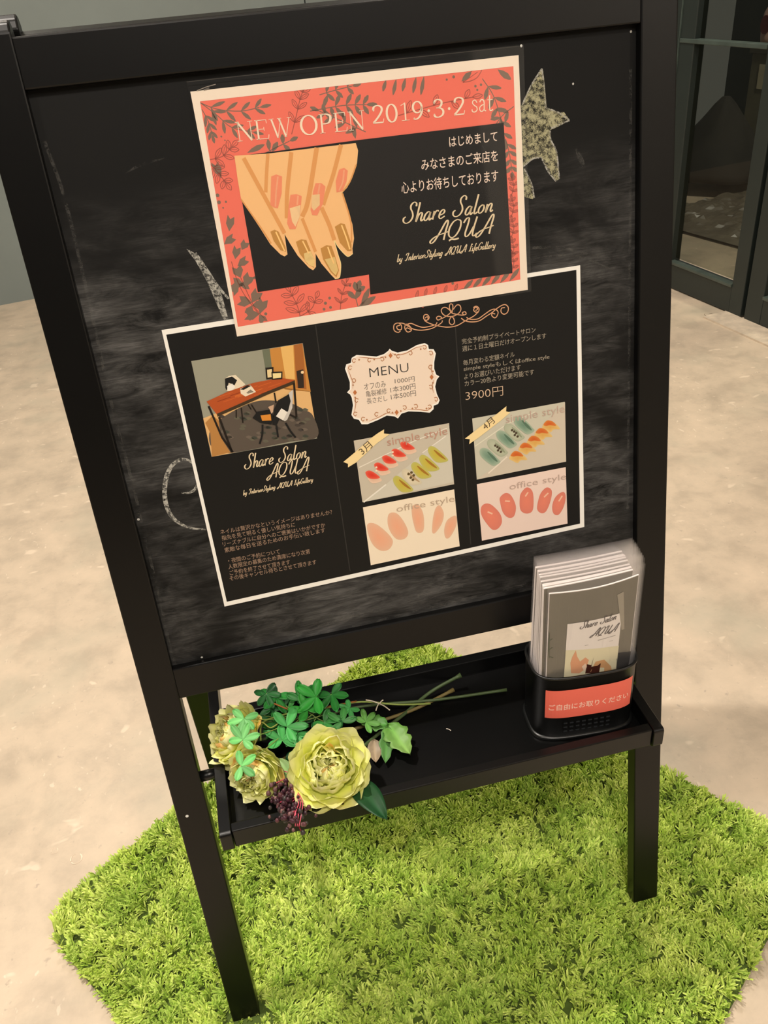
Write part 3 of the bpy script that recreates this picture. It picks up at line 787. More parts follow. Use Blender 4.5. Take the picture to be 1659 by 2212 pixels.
# flourish
p = Print(MENU); k = K(840, 640, 6.144); C_ = (222, 168, 128); HH = .0007
for q in (((150, 385), (105, 400), (120, 440), (165, 440), (165, 385), (120, 355), (70, 380), (70, 450), (120, 480), (155, 460)),
          ((120, 355), (190, 360), (260, 400), (340, 440), (440, 450), (560, 430), (640, 390), (700, 350), (710, 320)),
          ((290, 440), (240, 420), (225, 450), (255, 475), (300, 450), (280, 400), (230, 370), (210, 410), (220, 450)),
          ((215, 385), (290, 360), (370, 390), (450, 412), (540, 400), (620, 375), (640, 345)),
          ((480, 290), (510, 270), (520, 300), (495, 320), (462, 295), (470, 250), (510, 245), (535, 280), (520, 315)),
          ((470, 320), (530, 355), (640, 390), (780, 410), (900, 390), (1000, 335), (1060, 300), (1130, 260), (1190, 205)),
          ((1150, 190), (1180, 170), (1150, 145), (1125, 180), (1150, 210), (1190, 200), (1195, 160), (1160, 132), (1120, 150)),
          ((960, 290), (1010, 325), (1100, 340), (1200, 325), (1300, 260), (1370, 215), (1430, 165), (1500, 120), (1550, 112), (1585, 150), (1575, 210), (1530, 238), (1490, 210), (1495, 160), (1540, 150)),
          ((1030, 280), (1080, 305), (1180, 300), (1270, 240), (1350, 185), (1410, 172), (1450, 210), (1430, 270), (1400, 285), (1365, 255), (1375, 225), (1410, 235)),
          ((690, 300), (650, 315), (632, 285), (660, 265), (700, 280), (690, 300), (750, 270), (820, 210), (770, 155), (725, 150), (695, 185), (715, 235), (770, 265), (850, 265), (920, 230), (955, 180), (945, 125), (905, 115), (865, 160), (830, 215), (900, 240), (980, 250), (1025, 235), (1010, 205), (975, 220), (990, 245)),
          ((835, 215), (805, 160), (810, 110), (830, 100), (850, 130), (840, 215)),
          ((835, 265), (805, 310), (805, 355), (840, 378), (870, 350), (862, 300), (835, 265))):
    p.stroke(k(*q), 2.0, C_, HH)
p.build('gold_flourish', M_INK, menu)
# picture of the salon interior
p = Print(MENU); k = K(400, 740, 5.53)
h = .0007
p.poly([(413, 780), (654, 741), (685, 947), (457, 987)], (158, 157, 138), h)
p.poly(k((920, 90), (1400, 10), (1500, 590), (1190, 560), (960, 320)), (206, 142, 66), h + .0001)
p.poly(k((920, 90), (1010, 75), (1040, 330), (960, 330)), (112, 118, 96), h + .00015)
p.poly(k((1140, 52), (1290, 30), (1310, 440), (1200, 430)), (238, 190, 110), h + .00015)
p.poly(k((1300, 28), (1400, 10), (1450, 560), (1330, 540)), (172, 104, 48), h + .00015)
p.poly(k((215, 905), (330, 860), (700, 690), (1190, 540), (1490, 580), (1580, 1120), (1100, 1215), (320, 1365)), (232, 186, 124), h + .0001)
p.poly(k((290, 1080), (370, 960), (520, 850), (760, 730), (960, 690), (1240, 720), (1420, 800), (1530, 880), (1580, 1125), (1250, 1185), (540, 1318), (320, 1250)), (92, 82, 72), h + .0002, True)
p.poly(k((300, 1080), (240, 960), (330, 870), (400, 930), (430, 1140), (540, 1310), (320, 1365)), (186, 132, 70), h + .00025)
rnd = random.Random(3)
for i in range(60):
    x = rnd.uniform(430, 1480); y = rnd.uniform(820, 1180) - (x - 900) * .05
    p.poly(k((x - 35, y), (x, y - 18), (x + 40, y + 4), (x, y + 20)), rnd.choice([(72, 64, 58), (112, 100, 88), (100, 96, 80), (66, 70, 60)]), h + .00028, True)
p.poly(k((1330, 340), (1410, 320), (1420, 540), (1350, 545)), (50, 38, 28), h + .0003); p.disc(k((1400, 355))[0], 3.4, (250, 220, 170), h + .0004)
CH = (22, 22, 22)
p.poly(k((475, 430), (520, 400), (600, 385), (720, 500), (640, 560), (540, 580), (490, 580)), (236, 222, 194), h + .0003)
p.poly(k((475, 430), (560, 405), (620, 450), (590, 510), (520, 480), (495, 580), (480, 540)), CH, h + .0004)
p.poly(k((500, 520), (560, 490), (600, 530), (550, 580), (510, 575)), (245, 240, 228), h + .00045)
# table
p.poly(k((255, 705), (500, 590), (820, 480), (1140, 420), (1310, 450), (1000, 580), (640, 740), (380, 860)), (184, 84, 36), h + .0005)
for i in range(14):
    a0 = rnd.uniform(300, 1000); b0 = 700 - (a0 - 255) * .27 + rnd.uniform(-10, 90)
    p.stroke(k((a0, b0), (a0 + 160, b0 - 55)), 1.6, rnd.choice([(150, 60, 26), (216, 110, 48), (206, 98, 44)]), h + .00055, False)
p.poly(k((380, 850), (640, 735), (1000, 575), (1310, 450), (1312, 490), (1000, 615), (640, 775), (385, 885)), (66, 50, 30), h + .0006)
for q, w in ((((280, 760), (440, 1130), (570, 1310)), 4.5), (((405, 890), (560, 1310)), 5), (((1300, 480), (1330, 890)), 4.5), (((1065, 600), (1085, 720)), 3.5), (((610, 800), (610, 900)), 2.6), (((670, 780), (690, 960)), 3), (((750, 740), (790, 800)), 2.6), (((790, 740), (860, 850)), 3), (((1250, 860), (1330, 900)), 4)):
    p.stroke(k(*q), w, (30, 22, 16), h + .0006, False)
# tissue box and frames
p.poly(k((655, 550), (780, 505), (845, 590), (720, 645), (665, 610)), (240, 226, 200), h + .0007); p.poly(k((655, 560), (740, 510), (790, 515), (700, 565)), (34, 28, 24), h + .0008); p.poly(k((730, 600), (780, 560), (820, 590), (750, 610)), (140, 130, 112), h + .0008)
p.poly(k((958, 300), (1055, 292), (1055, 430), (968, 440)), (34, 26, 18), h + .0007); p.poly(k((978, 325), (1035, 315), (1040, 410), (985, 420)), (238, 214, 160), h + .0008)
p.poly(k((1030, 350), (1162, 345), (1160, 435), (1035, 445)), (34, 26, 18), h + .0009); p.poly(k((1045, 368), (1148, 362), (1145, 420), (1050, 430)), (244, 224, 160), h + .001)
# near chair
p.poly(k((1240, 600), (1290, 560), (1280, 780), (1220, 920), (1190, 940), (1130, 900)), (208, 202, 194), h + .0009)
p.poly(k((1240, 615), (1110, 690), (1060, 800), (1040, 980), (1090, 990), (1150, 870), (1230, 820), (1260, 700)), CH, h + .001)
p.poly(k((1150, 785), (1220, 830), (1170, 930), (1085, 880)), (240, 234, 222), h + .0011)
p.poly(k((805, 900), (860, 825), (1010, 800), (1060, 880), (1030, 980), (900, 960)), CH, h + .001)
p.poly(k((900, 870), (1020, 855), (1030, 930), (920, 935)), (222, 142, 52), h + .0011); p.poly(k((990, 770), (1060, 740), (1050, 830), (1030, 850), (1010, 800)), (206, 170, 140), h + .0011)
for q in (((925, 980), (920, 1100), (890, 1210)), ((1090, 990), (1110, 1130)), ((1200, 960), (1260, 1060), (1320, 1135))):
    p.stroke(k(*q), 4, CH, h + .0011)
p.build('salon_picture', M_INK, menu, 'small colour picture of a wooden table with patchwork chairs')
# logo and writing on the left panel
GOLD = (236, 216, 178)
def logo(p, h, sh, a0, a1, at, b0, b1, bt, c0=None, c1=None, ct=None, col=GOLD, tk=.105, tn=.05):
    p.glyphs('Share Salon', SCRIPT, a0, a1, at, col, h, tk, tn, sh)
    p.glyphs('AQUA', SCRIPT, b0, b1, bt, col, h, tk, tn, sh)
    if c0: p.glyphs('by InteriorStyling AQUA LifeGallery', SCRIPT, c0, c1, ct, col, h, .12, .07, sh)
p = Print(MENU)
logo(p, .0008, .30, (528, 1014), (662, 988), (521, 983), (577, 1035), (666, 1017), (571, 1006), (525, 1070), (676, 1040), (523, 1059), tk=.085, tn=.04)
p.build('logo_lettering', M_INK, menu)
p = Print(MENU); TC = (168, 140, 118)
def para(lines, col, hh, dh):
    for body, a, b in lines:
        p.text(body, a, b, (a[0] - 2, a[1] - dh), col, hh, .0)
para([('ネイルは贅沢かなというイメージはありませんか？', (477, 1155), (718, 1111)), ('指先を見て明るく優しい気持ちに', (480, 1168), (638, 1138)),
      ('リーズナブルに自分へのご褒美はいかがですか', (482, 1181), (703, 1139)), ('素敵な毎日を送るためのお手伝い致します', (486, 1194), (703, 1150)),
      ('・夜間のご予約について', (494, 1217), (605, 1196)), ('人数限定の募集のため満席になり次第', (494, 1230), (670, 1196)),
      ('ご予約を終了させて頂きます', (497, 1243), (627, 1219)), ('その後キャンセル待ちとさせて頂きます', (497, 1255), (684, 1219))], TC, .0008, 10.5)
p.build('booking_text', M_INK, menu)
p = Print(MENU)
para([('完全予約制プライベートサロン', (998, 744), (1157, 718)), ('週に１日土曜日だけオープンします', (999, 760), (1180, 731)), ('毎月変わる定額ネイル', (1001, 790), (1112, 771)),
      ('simple styleもしくはoffice style', (1002, 804), (1187, 777)), ('よりお選びいただけます', (1003, 820), (1125, 799)), ('カラー20色より変更可能です', (1004, 835), (1154, 809))], (170, 160, 142), .0008, 12)
p.text('3900円', (1006, 866), (1087, 854), (1003, 846), (222, 192, 162), .0008, -.012)
p.build('price_text', M_INK, menu)
# menu plaque
p = Print(MENU); k = K(730, 730, 7.213); h = .0007
out = ((200, 390), (215, 310), (290, 265), (420, 275), (600, 290), (720, 250), (785, 200), (805, 168), (840, 200), (930, 228), (1080, 195), (1230, 110), (1350, 80), (1405, 110), (1415, 172), (1490, 175), (1525, 240), (1500, 380), (1500, 480), (1530, 570), (1580, 600), (1540, 650), (1515, 760), (1540, 870), (1585, 970), (1560, 1030), (1492, 1055), (1490, 1110), (1430, 1165), (1280, 1150), (1100, 1145), (990, 1180), (935, 1255), (880, 1222), (760, 1210), (620, 1280), (460, 1345), (370, 1345), (325, 1275), (250, 1260), (210, 1200), (235, 1050), (215, 930), (190, 880), (140, 850), (185, 800), (185, 690), (150, 590), (110, 480), (130, 410))
p.poly(k(*out), (255, 250, 240), h)
cx, cy = 850, 715
p.poly(k(*[(cx + (a - cx) * .965, cy + (b - cy) * .957) for a, b in out]), (246, 226, 206), h + .0001)
BR = (190, 132, 88)
inn = [(cx + (a - cx) * .93, cy + (b - cy) * .92) for a, b in out]
def run(i, j, w=1.6): p.stroke(k(*inn[i:j]), w, BR, h + .0002, taper=True)
for i, j in ((2, 6), (8, 13), (17, 20), (21, 24), (27, 31), (33, 37), (40, 43), (45, 49)): run(i, j)
for (x, y, s) in ((250, 360, 1), (1350, 150, -1), (190, 470, 1), (1450, 240, -1), (490, 350, 1), (690, 335, -1), (940, 290, 1), (1130, 240, -1), (1440, 460, 1), (1450, 770, -1), (1530, 960, -1), (1430, 1080, -1), (250, 670, -1), (290, 980, 1), (270, 1190, 1), (390, 1270, 1), (600, 1195, 1), (790, 1140, 1), (1040, 1090, -1), (1215, 1070, -1)):
    p.stroke(k((x + 30 * s, y - 26), (x - 8 * s, y - 34), (x - 26 * s, y), (x, y + 26), (x + 20 * s, y + 4)), 1.7, BR, h + .0002)
for x, y in ((820, 275), (915, 1160), (265, 850), (1460, 610)):
    p.poly(k((x - 32, y), (x, y - 44), (x + 32, y), (x, y + 44)), (196, 120, 70), h + .0002)
for x, y in ((330, 340), (565, 335), (1290, 175), (235, 735), (270, 930), (1480, 520), (1480, 700), (450, 1275), (850, 1165), (980, 1140), (1160, 1100), (1380, 1100), (740, 300), (890, 260)):
    p.poly(k((x - 16, y), (x, y - 18), (x + 16, y), (x, y + 18)), BR, h + .0002)
p.text('MENU', (799, 815), (883, 803), (797, 796), (46, 44, 42), h + .0002, -.012)
for a, b, c0, c1, s1, s2 in ((787, 843, 836, 836, 'オフのみ', None), ):
    pass
p.text('オフのみ', (787, 843), (834, 836), (786, 829), (120, 110, 100), h + .0002)
p.text('1000円', (853, 829), (896, 824), (852, 818), (120, 110, 100), h + .0002)
p.text('亀裂補修', (791, 858), (836, 851), (789, 845), (120, 110, 100), h + .0002)
p.text('1本300円', (844, 849), (898, 840), (842, 836), (120, 110, 100), h + .0002)
p.text('長さだし', (793, 873), (837, 866), (791, 861), (120, 110, 100), h + .0002)
p.text('1本500円', (845, 864), (899, 855), (844, 851), (120, 110, 100), h + .0002)
p.build('price_plaque', M_INK, menu, 'cream scalloped price plaque')
# nail pictures
def nail_pic(name, corners, bg, fn, label):
    p = Print(MENU); p.poly(corners, bg, .0007); fn(p); p.build(name, M_INK, menu, label)
k1 = K(740, 900, 6.38); k2 = K(990, 860, 6.636)
def march(p):
    h = .0008
    p.poly(k1((1460, 100), (1530, 900), (280, 1180), (600, 930), (1400, 270), (1440, 180)), (214, 208, 190), h)
    p.stroke(k1((230, 700), (560, 540), (1000, 330), (1440, 160)), 2.2, (240, 232, 216), h + .0001, False)
    p.stroke(k1((290, 1180), (600, 935)), 3.2, (242, 236, 222), h + .0001, False); p.stroke(k1((1100, 500), (1420, 270)), 2.2, (240, 232, 220), h + .0001, False)
    for x, y in ((410, 830), (530, 720), (640, 620), (770, 530), (890, 430)):
        p.blob(k1((x - 95, y - 70), (x - 20, y - 80), (x + 60, y - 20), (x + 130, y + 40), (x + 90, y + 75), (x, y + 90), (x - 60, y + 30)), (232, 190, 160), (238, 206, 180), h + .0002)
        p.blob(k1((x - 95, y - 60), (x - 40, y - 88), (x + 40, y - 50), (x + 105, y + 10), (x + 20, y + 30), (x - 60, y + 10)), (222, 52, 36), (238, 104, 80), h + .0003)
    for x, y in ((465, 700), (465, 745), (690, 490), (690, 535)): p.disc(k1((x, y))[0], 2.4, (250, 230, 200), h + .0004)
    for x, y, c in ((840, 950, 0), (960, 850, 1), (1090, 760, 0), (1200, 660, 0), (1320, 540, 0)):
        i_, o_ = ((236, 222, 190), (214, 204, 176)) if c else ((206, 184, 64), (196, 192, 104))
        p.blob(k1((x - 145, y - 90), (x - 100, y - 135), (x - 20, y - 100), (x + 110, y + 20), (x + 130, y + 70), (x + 40, y + 95), (x - 40, y + 80), (x - 120, y - 10)), i_, o_, h + .0002)
        p.stroke(k1((x - 60, y - 80), (x + 20, y - 10), (x + 100, y + 50)), 5, (172, 120, 40) if not c else (190, 160, 120), h + .0003, taper=True)
        if c:
            for a, b in ((0, -60), (-40, -40), (30, -20), (-10, 10), (20, 40)): p.disc(k1((x - 10 + a, y - 20 + b))[0], 3.0, (96, 78, 40), h + .0004)
    p.text('simple style', (837, 963), (967, 938), (834, 947), (198, 150, 130), h + .0005, -.004)
    p.poly(k1((10, 625), (160, 500), (400, 290), (490, 225), (572, 175), (570, 232), (650, 240), (470, 370), (190, 630), (75, 700), (75, 650)), (252, 226, 166), h + .0006)
    p.text('3月', (784, 984), (806, 965), (774, 970), (92, 76, 56), h + .0007)
nail_pic('red_and_yellow_nail_picture', [(764, 952), (970, 914), (981, 1046), (783, 1085)], (206, 196, 176), march, 'picture of red and yellow nail tips')
def march_office(p):
    h = .0008
    for q in (((340, 1490), (430, 1470), (560, 1550), (690, 1700), (650, 1820), (540, 1850), (430, 1780), (360, 1640)), ((640, 1340), (740, 1330), (840, 1440), (905, 1590), (860, 1680), (750, 1690), (660, 1590), (620, 1460)), ((960, 1240), (1040, 1210), (1110, 1330), (1125, 1500), (1100, 1590), (1020, 1590), (980, 1480), (955, 1350)), ((1290, 1250), (1340, 1225), (1395, 1330), (1370, 1470), (1280, 1600), (1235, 1590), (1240, 1450), (1260, 1330)), ((1440, 1430), (1540, 1365), (1575, 1400), (1560, 1520), (1480, 1660), (1420, 1670), (1400, 1560))):
        p.blob(k1(*q), (244, 176, 140), (236, 190, 158), h)
    p.text('office style', (857, 1106), (982, 1083), (856, 1093), (196, 174, 150), h + .0005, -.004)
nail_pic('pale_pink_nail_picture', [(784, 1096), (981, 1057), (993, 1180), (801, 1221)], (250, 234, 208), march_office, 'picture of pale pink nails')
def april(p):
    h = .0008
    p.poly(k2((1530, 60), (1545, 910), (260, 1165), (600, 930), (1100, 470), (1500, 110)), (214, 202, 182), h)
    p.stroke(k2((240, 690), (700, 370), (1100, 200)), 2.2, (232, 228, 206), h + .0001, False); p.stroke(k2((430, 1080), (700, 840)), 3, (238, 228, 210), h + .0001, False)
    for x, y, c in ((450, 850, 0), (560, 720, 1), (690, 600, 0), (800, 500, 1), (940, 400, 0)):
        i_, o_ = ((200, 204, 178), (178, 184, 158)) if c else ((112, 146, 124), (170, 188, 164))
        p.blob(k2((x - 145, y - 90), (x - 100, y - 135), (x - 10, y - 110), (x + 120, y + 20), (x + 150, y + 70), (x + 60, y + 120), (x - 20, y + 80), (x - 120, y - 10)), i_, o_, h + .0002)
        p.stroke(k2((x - 30, y - 80), (x + 50, y), (x + 110, y + 60)), 5.5, (92, 122, 100) if not c else (150, 158, 130), h + .0003, taper=True)
        if c:
            for a, b in ((0, -20), (-30, -40), (30, 0), (10, 30), (50, 50)): p.disc(k2((x + a, y + b))[0], 2.6, (76, 62, 44), h + .0004)
    for x, y in ((840, 820), (970, 700), (1090, 600), (1200, 490), (1310, 380)):
        p.blob(k2((x - 110, y + 40), (x - 40, y - 60), (x + 60, y - 30), (x + 150, y + 60), (x + 60, y + 70), (x + 10, y + 110), (x - 60, y + 80)), (226, 170, 84), (232, 200, 130), h + .0002)
        p.blob(k2((x - 90, y), (x - 30, y - 60), (x + 50, y - 40), (x + 90, y + 15), (x, y + 10), (x - 50, y + 20)), (214, 96, 36), (222, 134, 62), h + .0003)
    p.text('simple style', (1093, 914), (1220, 890), (1090, 898), (200, 174, 158), h + .0005, -.004)
    p.poly(k2((95, 580), (250, 460), (560, 220), (690, 115), (685, 190), (745, 205), (600, 330), (300, 560), (155, 660), (165, 590)), (252, 226, 166), h + .0006)
    p.text('4月', (1049, 930), (1070, 912), (1040, 918), (92, 76, 56), h + .0007)
nail_pic('green_and_orange_nail_picture', [(1020, 904), (1220, 868), (1223, 997), (1030, 1036)], (208, 204, 184), april, 'picture of green and orange nail tips')
def april_office(p):
    h = .0008
    for q in (((330, 1560), (400, 1510), (490, 1540), (600, 1660), (625, 1780), (570, 1870), (490, 1885), (400, 1790), (330, 1670)), ((600, 1420), (680, 1360), (760, 1400), (825, 1550), (800, 1690), (720, 1715), (640, 1640), (600, 1500)), ((900, 1360), (980, 1280), (1060, 1330), (1080, 1480), (1060, 1620), (970, 1655), (890, 1600), (880, 1450)), ((1190, 1350), (1270, 1280), (1340, 1330), (1320, 1480), (1260, 1620), (1190, 1650), (1130, 1590), (1150, 1450)), ((1430, 1380), (1510, 1345), (1540, 1420), (1510, 1560), (1440, 1670), (1370, 1660), (1345, 1570), (1370, 1460))):
        p.blob(k2(*q), (240, 138, 112), (226, 132, 112), h)
    for q in (((420, 1630), (490, 1660)), ((670, 1475), (740, 1480)), ((960, 1410), (1000, 1350)), ((1230, 1420), (1290, 1360)), ((1440, 1480), (1490, 1400))): p.stroke(k2(*q), 3.2, (250, 200, 170), h + .0001, False)
    p.text('office style', (1101, 1058), (1223, 1035), (1100, 1045), (196, 172, 158), h + .0005, -.004)
nail_pic('coral_nail_picture', [(1030, 1046), (1222, 1009), (1226, 1131), (1041, 1168)], (244, 220, 206), april_office, 'picture of coral pink nails')

# ---------------------------------------------------------------- opening poster
PO = Sheet(FR(0, 0, .0068), (1, 0, 0), FR(0, 1) - FR(0, 0))
pc = [(411, 198), (1120, 119), (1140, 626), (512, 727)]
post = thing('opening_poster', 'coral laminated opening notice with drawn hands, overlapping the top of the menu', 'poster', PO.W(PO.P(775, 420)))
slab('sheet_backing', PO, pc, -.0003, .0003, M_EDGE, post)
p = Print(PO)
CREAM = (250, 234, 214)
p.poly(pc, CREAM, .00035)
CORAL = (246, 120, 100); LEAF = (132, 112, 96); LINE = (176, 92, 78)
inner = [(432, 219), (1109, 143), (1124, 604), (514, 706)]
p.poly(inner, CORAL, .0005)
def leaf2(p, b, t, w, mode, h):
    """one printed leaf between two pixels"""
    b = Vector(b); t = Vector(t); d = t - b; n_ = Vector((-d.y, d.x)).normalized() * w
    q = [b, b + d * .3 + n_ * .75, b + d * .62 + n_, b + d * .9 + n_ * .45, t, b + d * .9 - n_ * .45, b + d * .62 - n_, b + d * .3 - n_ * .75]
    q = [tuple(x) for x in q]
    if mode == 'solid': p.poly(q, LEAF, h, False)
    elif mode == 'heart':
        q = [b, b + d * .5 + n_ * 1.3, b + d * .95 + n_ * 1.2, b + d * .78, b + d * 1.05 - n_ * .9, b + d * .5 - n_ * 1.2]; p.poly([tuple(x) for x in q], LEAF, h)
    else:
        p.stroke(q + [q[0]], 1.6, LINE, h, True); p.stroke([tuple(b), tuple(b + d * .8)], 1.2, LINE, h, False)
def sprig(p, pts, n, ll, w, mode, h=.00056, ang=42, stem=1.8, both=True):
    c = cr([Vector(q) for q in pts], False, 8); p.stroke([tuple(q) for q in c[::2]], stem, LINE if mode != 'solid' else LEAF, h, False)
    m = len(c)
    for i in range(n):
        j = int((i + 1) / (n + .3) * (m - 1)); t = (c[min(j + 1, m - 1)] - c[max(j - 1, 0)]).normalized()
        for s in ((1, -1) if both else ((1,) if i % 2 else (-1,))):
            a = math.radians(ang * s); d = Vector((t.x * math.cos(a) - t.y * math.sin(a), t.x * math.sin(a) + t.y * math.cos(a)))
            l = ll * (1 - .3 * i / n); leaf2(p, c[j], c[j] + d * l, w, mode, h + .00002 * (s > 0))
    leaf2(p, c[-1], c[-1] + (c[-1] - c[-2]).normalized() * ll * .8, w, mode, h)
sprig(p, [(432, 222), (470, 236), (520, 240), (560, 232)], 4, 34, 4.2, 'solid')
sprig(p, [(436, 224), (470, 250), (500, 275), (545, 285)], 4, 32, 4.0, 'solid', ang=35)
sprig(p, [(436, 236), (450, 262), (458, 290)], 3, 26, 3.6, 'solid', ang=28)
sprig(p, [(630, 290), (640, 250), (648, 215), (655, 195)], 4, 26, 4.2, 'line')
sprig(p, [(670, 240), (740, 228), (790, 226)], 5, 32, 4.8, 'solid', ang=60)
sprig(p, [(690, 205), (720, 196), (760, 186)], 3, 26, 4.4, 'solid', ang=60)
sprig(p, [(790, 285), (740, 262), (690, 240)], 4, 28, 4.6, 'solid', ang=50)
sprig(p, [(860, 250), (900, 238), (960, 222), (1020, 210)], 5, 28, 5, 'line', ang=55, both=False)
for x in (830, 852, 872, 895, 912):
    leaf2(p, (x + 4, 172 - (x - 830) * .1), (x - 3, 206 - (x % 3) * 4), 4.2, 'solid', .00056)
sprig(p, [(1042, 170), (1065, 205), (1080, 250), (1090, 300)], 5, 30, 4.8, 'solid', ang=48)
sprig(p, [(1110, 230), (1085, 250), (1060, 285)], 3, 26, 4.4, 'solid', ang=40)
leaf2(p, (1000, 178), (1040, 150), 9, 'line', .00056); leaf2(p, (1075, 150), (1104, 172), 7, 'solid', .00056); leaf2(p, (997, 176), (1018, 155), 6, 'solid', .00057)
sprig(p, [(448, 346), (480, 338), (500, 318)], 3, 26, 5, 'line', ang=50)
sprig(p, [(452, 352), (470, 372), (488, 395)], 3, 24, 5, 'line', ang=50)
sprig(p, [(560, 338), (590, 322), (625, 305)], 2, 26, 5, 'solid', ang=70)
leaf2(p, (534, 330), (572, 312), 6, 'solid', .00056); leaf2(p, (588, 328), (600, 306), 6, 'solid', .00056); leaf2(p, (768, 300), (762, 272), 5, 'solid', .00056)
for b, t in (((495, 500), (498, 466)), ((484, 528), (506, 510)), ((508, 560), (512, 532)), ((513, 575), (534, 558)), ((522, 540), (532, 520)), ((478, 385), (462, 350))): leaf2(p, b, t, 7, 'heart', .00056)
sprig(p, [(500, 565), (512, 605), (530, 640), (560, 680)], 2, 26, 7, 'heart', ang=60)
sprig(p, [(575, 692), (548, 660), (520, 600)], 3, 34, 9, 'heart', ang=55)
sprig(p, [(650, 690), (642, 660), (628, 632)], 3, 30, 5, 'line', ang=60)
sprig(p, [(640, 688), (672, 668), (682, 645)], 2, 22, 4.5, 'line', ang=60)
sprig(p, [(735, 670), (738, 640), (748, 610)], 3, 18, 2.4, 'line', ang=50)
sprig(p, [(775, 668), (768, 640), (772, 625)], 2, 26, 6, 'solid', ang=35); leaf2(p, (770, 668), (812, 640), 7, 'solid', .00056); leaf2(p, (780, 662), (798, 622), 6, 'solid', .00056)
sprig(p, [(880, 655), (930, 640), (990, 628)], 5, 22, 2.6, 'line', ang=60)
for a in range(6):
    x = 1000 + a * 20; leaf2(p, (x, 628 - a * 4), (x + 22, 604 - a * 5), 4.6, 'solid', .00056)
for y in (395, 440, 485, 530, 560):
    sprig(p, [(1104, y + 30), (1110, y + 8), (1106, y - 10)], 3, 13, 2.4, 'line', ang=50)
sprig(p, [(1092, 300), (1100, 330), (1106, 370)], 4, 24, 4.4, 'solid', ang=45)
for x, y, r in ((478, 295, 2), (486, 303, 1.6), (470, 422, 4), (473, 437, 4), (488, 436, 2.4), (482, 449, 2), (965, 172, 2.2), (980, 166, 3), (1027, 186, 2.6), (1039, 183, 2.6), (1031, 194, 2.2), (550, 600, 3), (574, 678, 3.4), (703, 655, 3.4), (712, 644, 3), (700, 668, 3), (714, 664, 3), (756, 617, 2.4), (540, 690, 2.4), (978, 612, 3)):
    p.disc((x, y), r, LEAF, .00058)
# cream margin over the ends of the leaf pattern
for a, b, c_, d in ((0, 1, 1, 0), (1, 2, 2, 1), (2, 3, 3, 2), (3, 0, 0, 3)):
    p.poly([pc[a], pc[b], inner[c_], inner[d]], CREAM, .00066)
p.build('sheet_print', M_INK, post)
p = Print(PO)
p.poly([(510, 338), (770, 303), (1088, 265), (1107, 590), (800, 636), (797, 593), (557, 631), (523, 435)], (20, 18, 17), .0008)
p.build('black_panel', M_INK, post)
# drawn hands
p = Print(PO); k = K(490, 280, 5.53); h = .0009
SK = (252, 200, 138); SH = (232, 164, 96)
hand = ((90, 312), (500, 285), (1540, 160), (1568, 250), (1555, 400), (1500, 560), (1440, 690), (1375, 760), (1440, 940), (1500, 1130), (1520, 1300), (1500, 1420), (1505, 1480), (1450, 1515), (1400, 1480), (1330, 1400), (1285, 1330), (1330, 1500), (1360, 1600), (1355, 1720), (1340, 1770), (1290, 1780), (1250, 1740), (1130, 1600), (1060, 1480), (1065, 1640), (1030, 1680), (980, 1650), (850, 1510), (760, 1370), (690, 1250), (715, 1430), (725, 1490), (690, 1515), (640, 1490), (520, 1370), (400, 1180), (280, 1000), (170, 830), (130, 600))
p.poly(k(*hand), SK, h)
for q, w in ((((200, 340), (450, 800), (690, 1240)), 9), (((490, 290), (475, 520), (465, 750)), 7.5), (((770, 270), (720, 760), (715, 1060)), 9), (((1075, 215), (970, 850), (900, 1040)), 10), (((1365, 180), (1270, 540), (1150, 900)), 9), (((900, 1060), (980, 1260), (1060, 1460)), 7), (((1130, 930), (1220, 1130), (1285, 1320)), 9), (((170, 830), (400, 1160), (530, 1360)), 3), (((1380, 760), (1480, 1100), (1490, 1350)), 3.4), (((1545, 420), (1470, 620), (1385, 740)), 3)):
    p.stroke(k(*q), w, SH, h + .0001)
p.stroke(k(*hand[12:22]), 1.6, (252, 226, 160), h + .0002)
for q, c in ((((530, 560), (590, 535), (660, 560), (655, 760), (610, 940), (560, 930), (520, 900)), 0), (((760, 780), (830, 770), (895, 795), (885, 900), (870, 1040), (820, 1190), (750, 1190), (720, 1120), (740, 900)), 1), (((1060, 640), (1130, 640), (1178, 680), (1150, 880), (1080, 1025), (1020, 1020), (1000, 960), (1030, 740)), 1), (((1340, 480), (1400, 455), (1445, 490), (1430, 620), (1380, 735), (1310, 750), (1300, 620)), 0)):
    p.poly(k(*q), (246, 150, 112), h + .0002)
p.poly(k((750, 940), (880, 900), (870, 1040), (820, 1160), (780, 1100)), (248, 210, 158), h + .0003); p.poly(k((1015, 780), (1110, 770), (1110, 900), (1040, 970), (1010, 930)), (248, 208, 152), h + .0003)
for q in (((610, 560), (590, 740), (580, 920)), ((850, 790), (840, 900)), ((1110, 650), (1090, 770)), ((1400, 480), (1385, 620), (1340, 730))): p.stroke(k(*q), 3.4, (250, 176, 134), h + .0003)
for q in (((520, 1220), (570, 1195), (620, 1220), (700, 1400), (705, 1460), (640, 1440), (560, 1330)), ((825, 1340), (890, 1310), (950, 1320), (990, 1420), (1050, 1560), (1040, 1650), (960, 1600), (870, 1480)), ((1120, 1420), (1190, 1380), (1250, 1390), (1290, 1500), (1340, 1680), (1310, 1765), (1240, 1700), (1150, 1550)), ((1290, 1160), (1360, 1118), (1410, 1130), (1490, 1370), (1490, 1450), (1440, 1450), (1350, 1350))):
    p.poly(k(*q), (202, 146, 72), h + .0002)
p.poly(k((920, 1480), (1000, 1450), (1050, 1560), (1040, 1640), (985, 1620), (930, 1560)), (240, 206, 136), h + .0003); p.poly(k((1170, 1550), (1290, 1520), (1330, 1680), (1300, 1740), (1250, 1690)), (236, 202, 130), h + .0003)
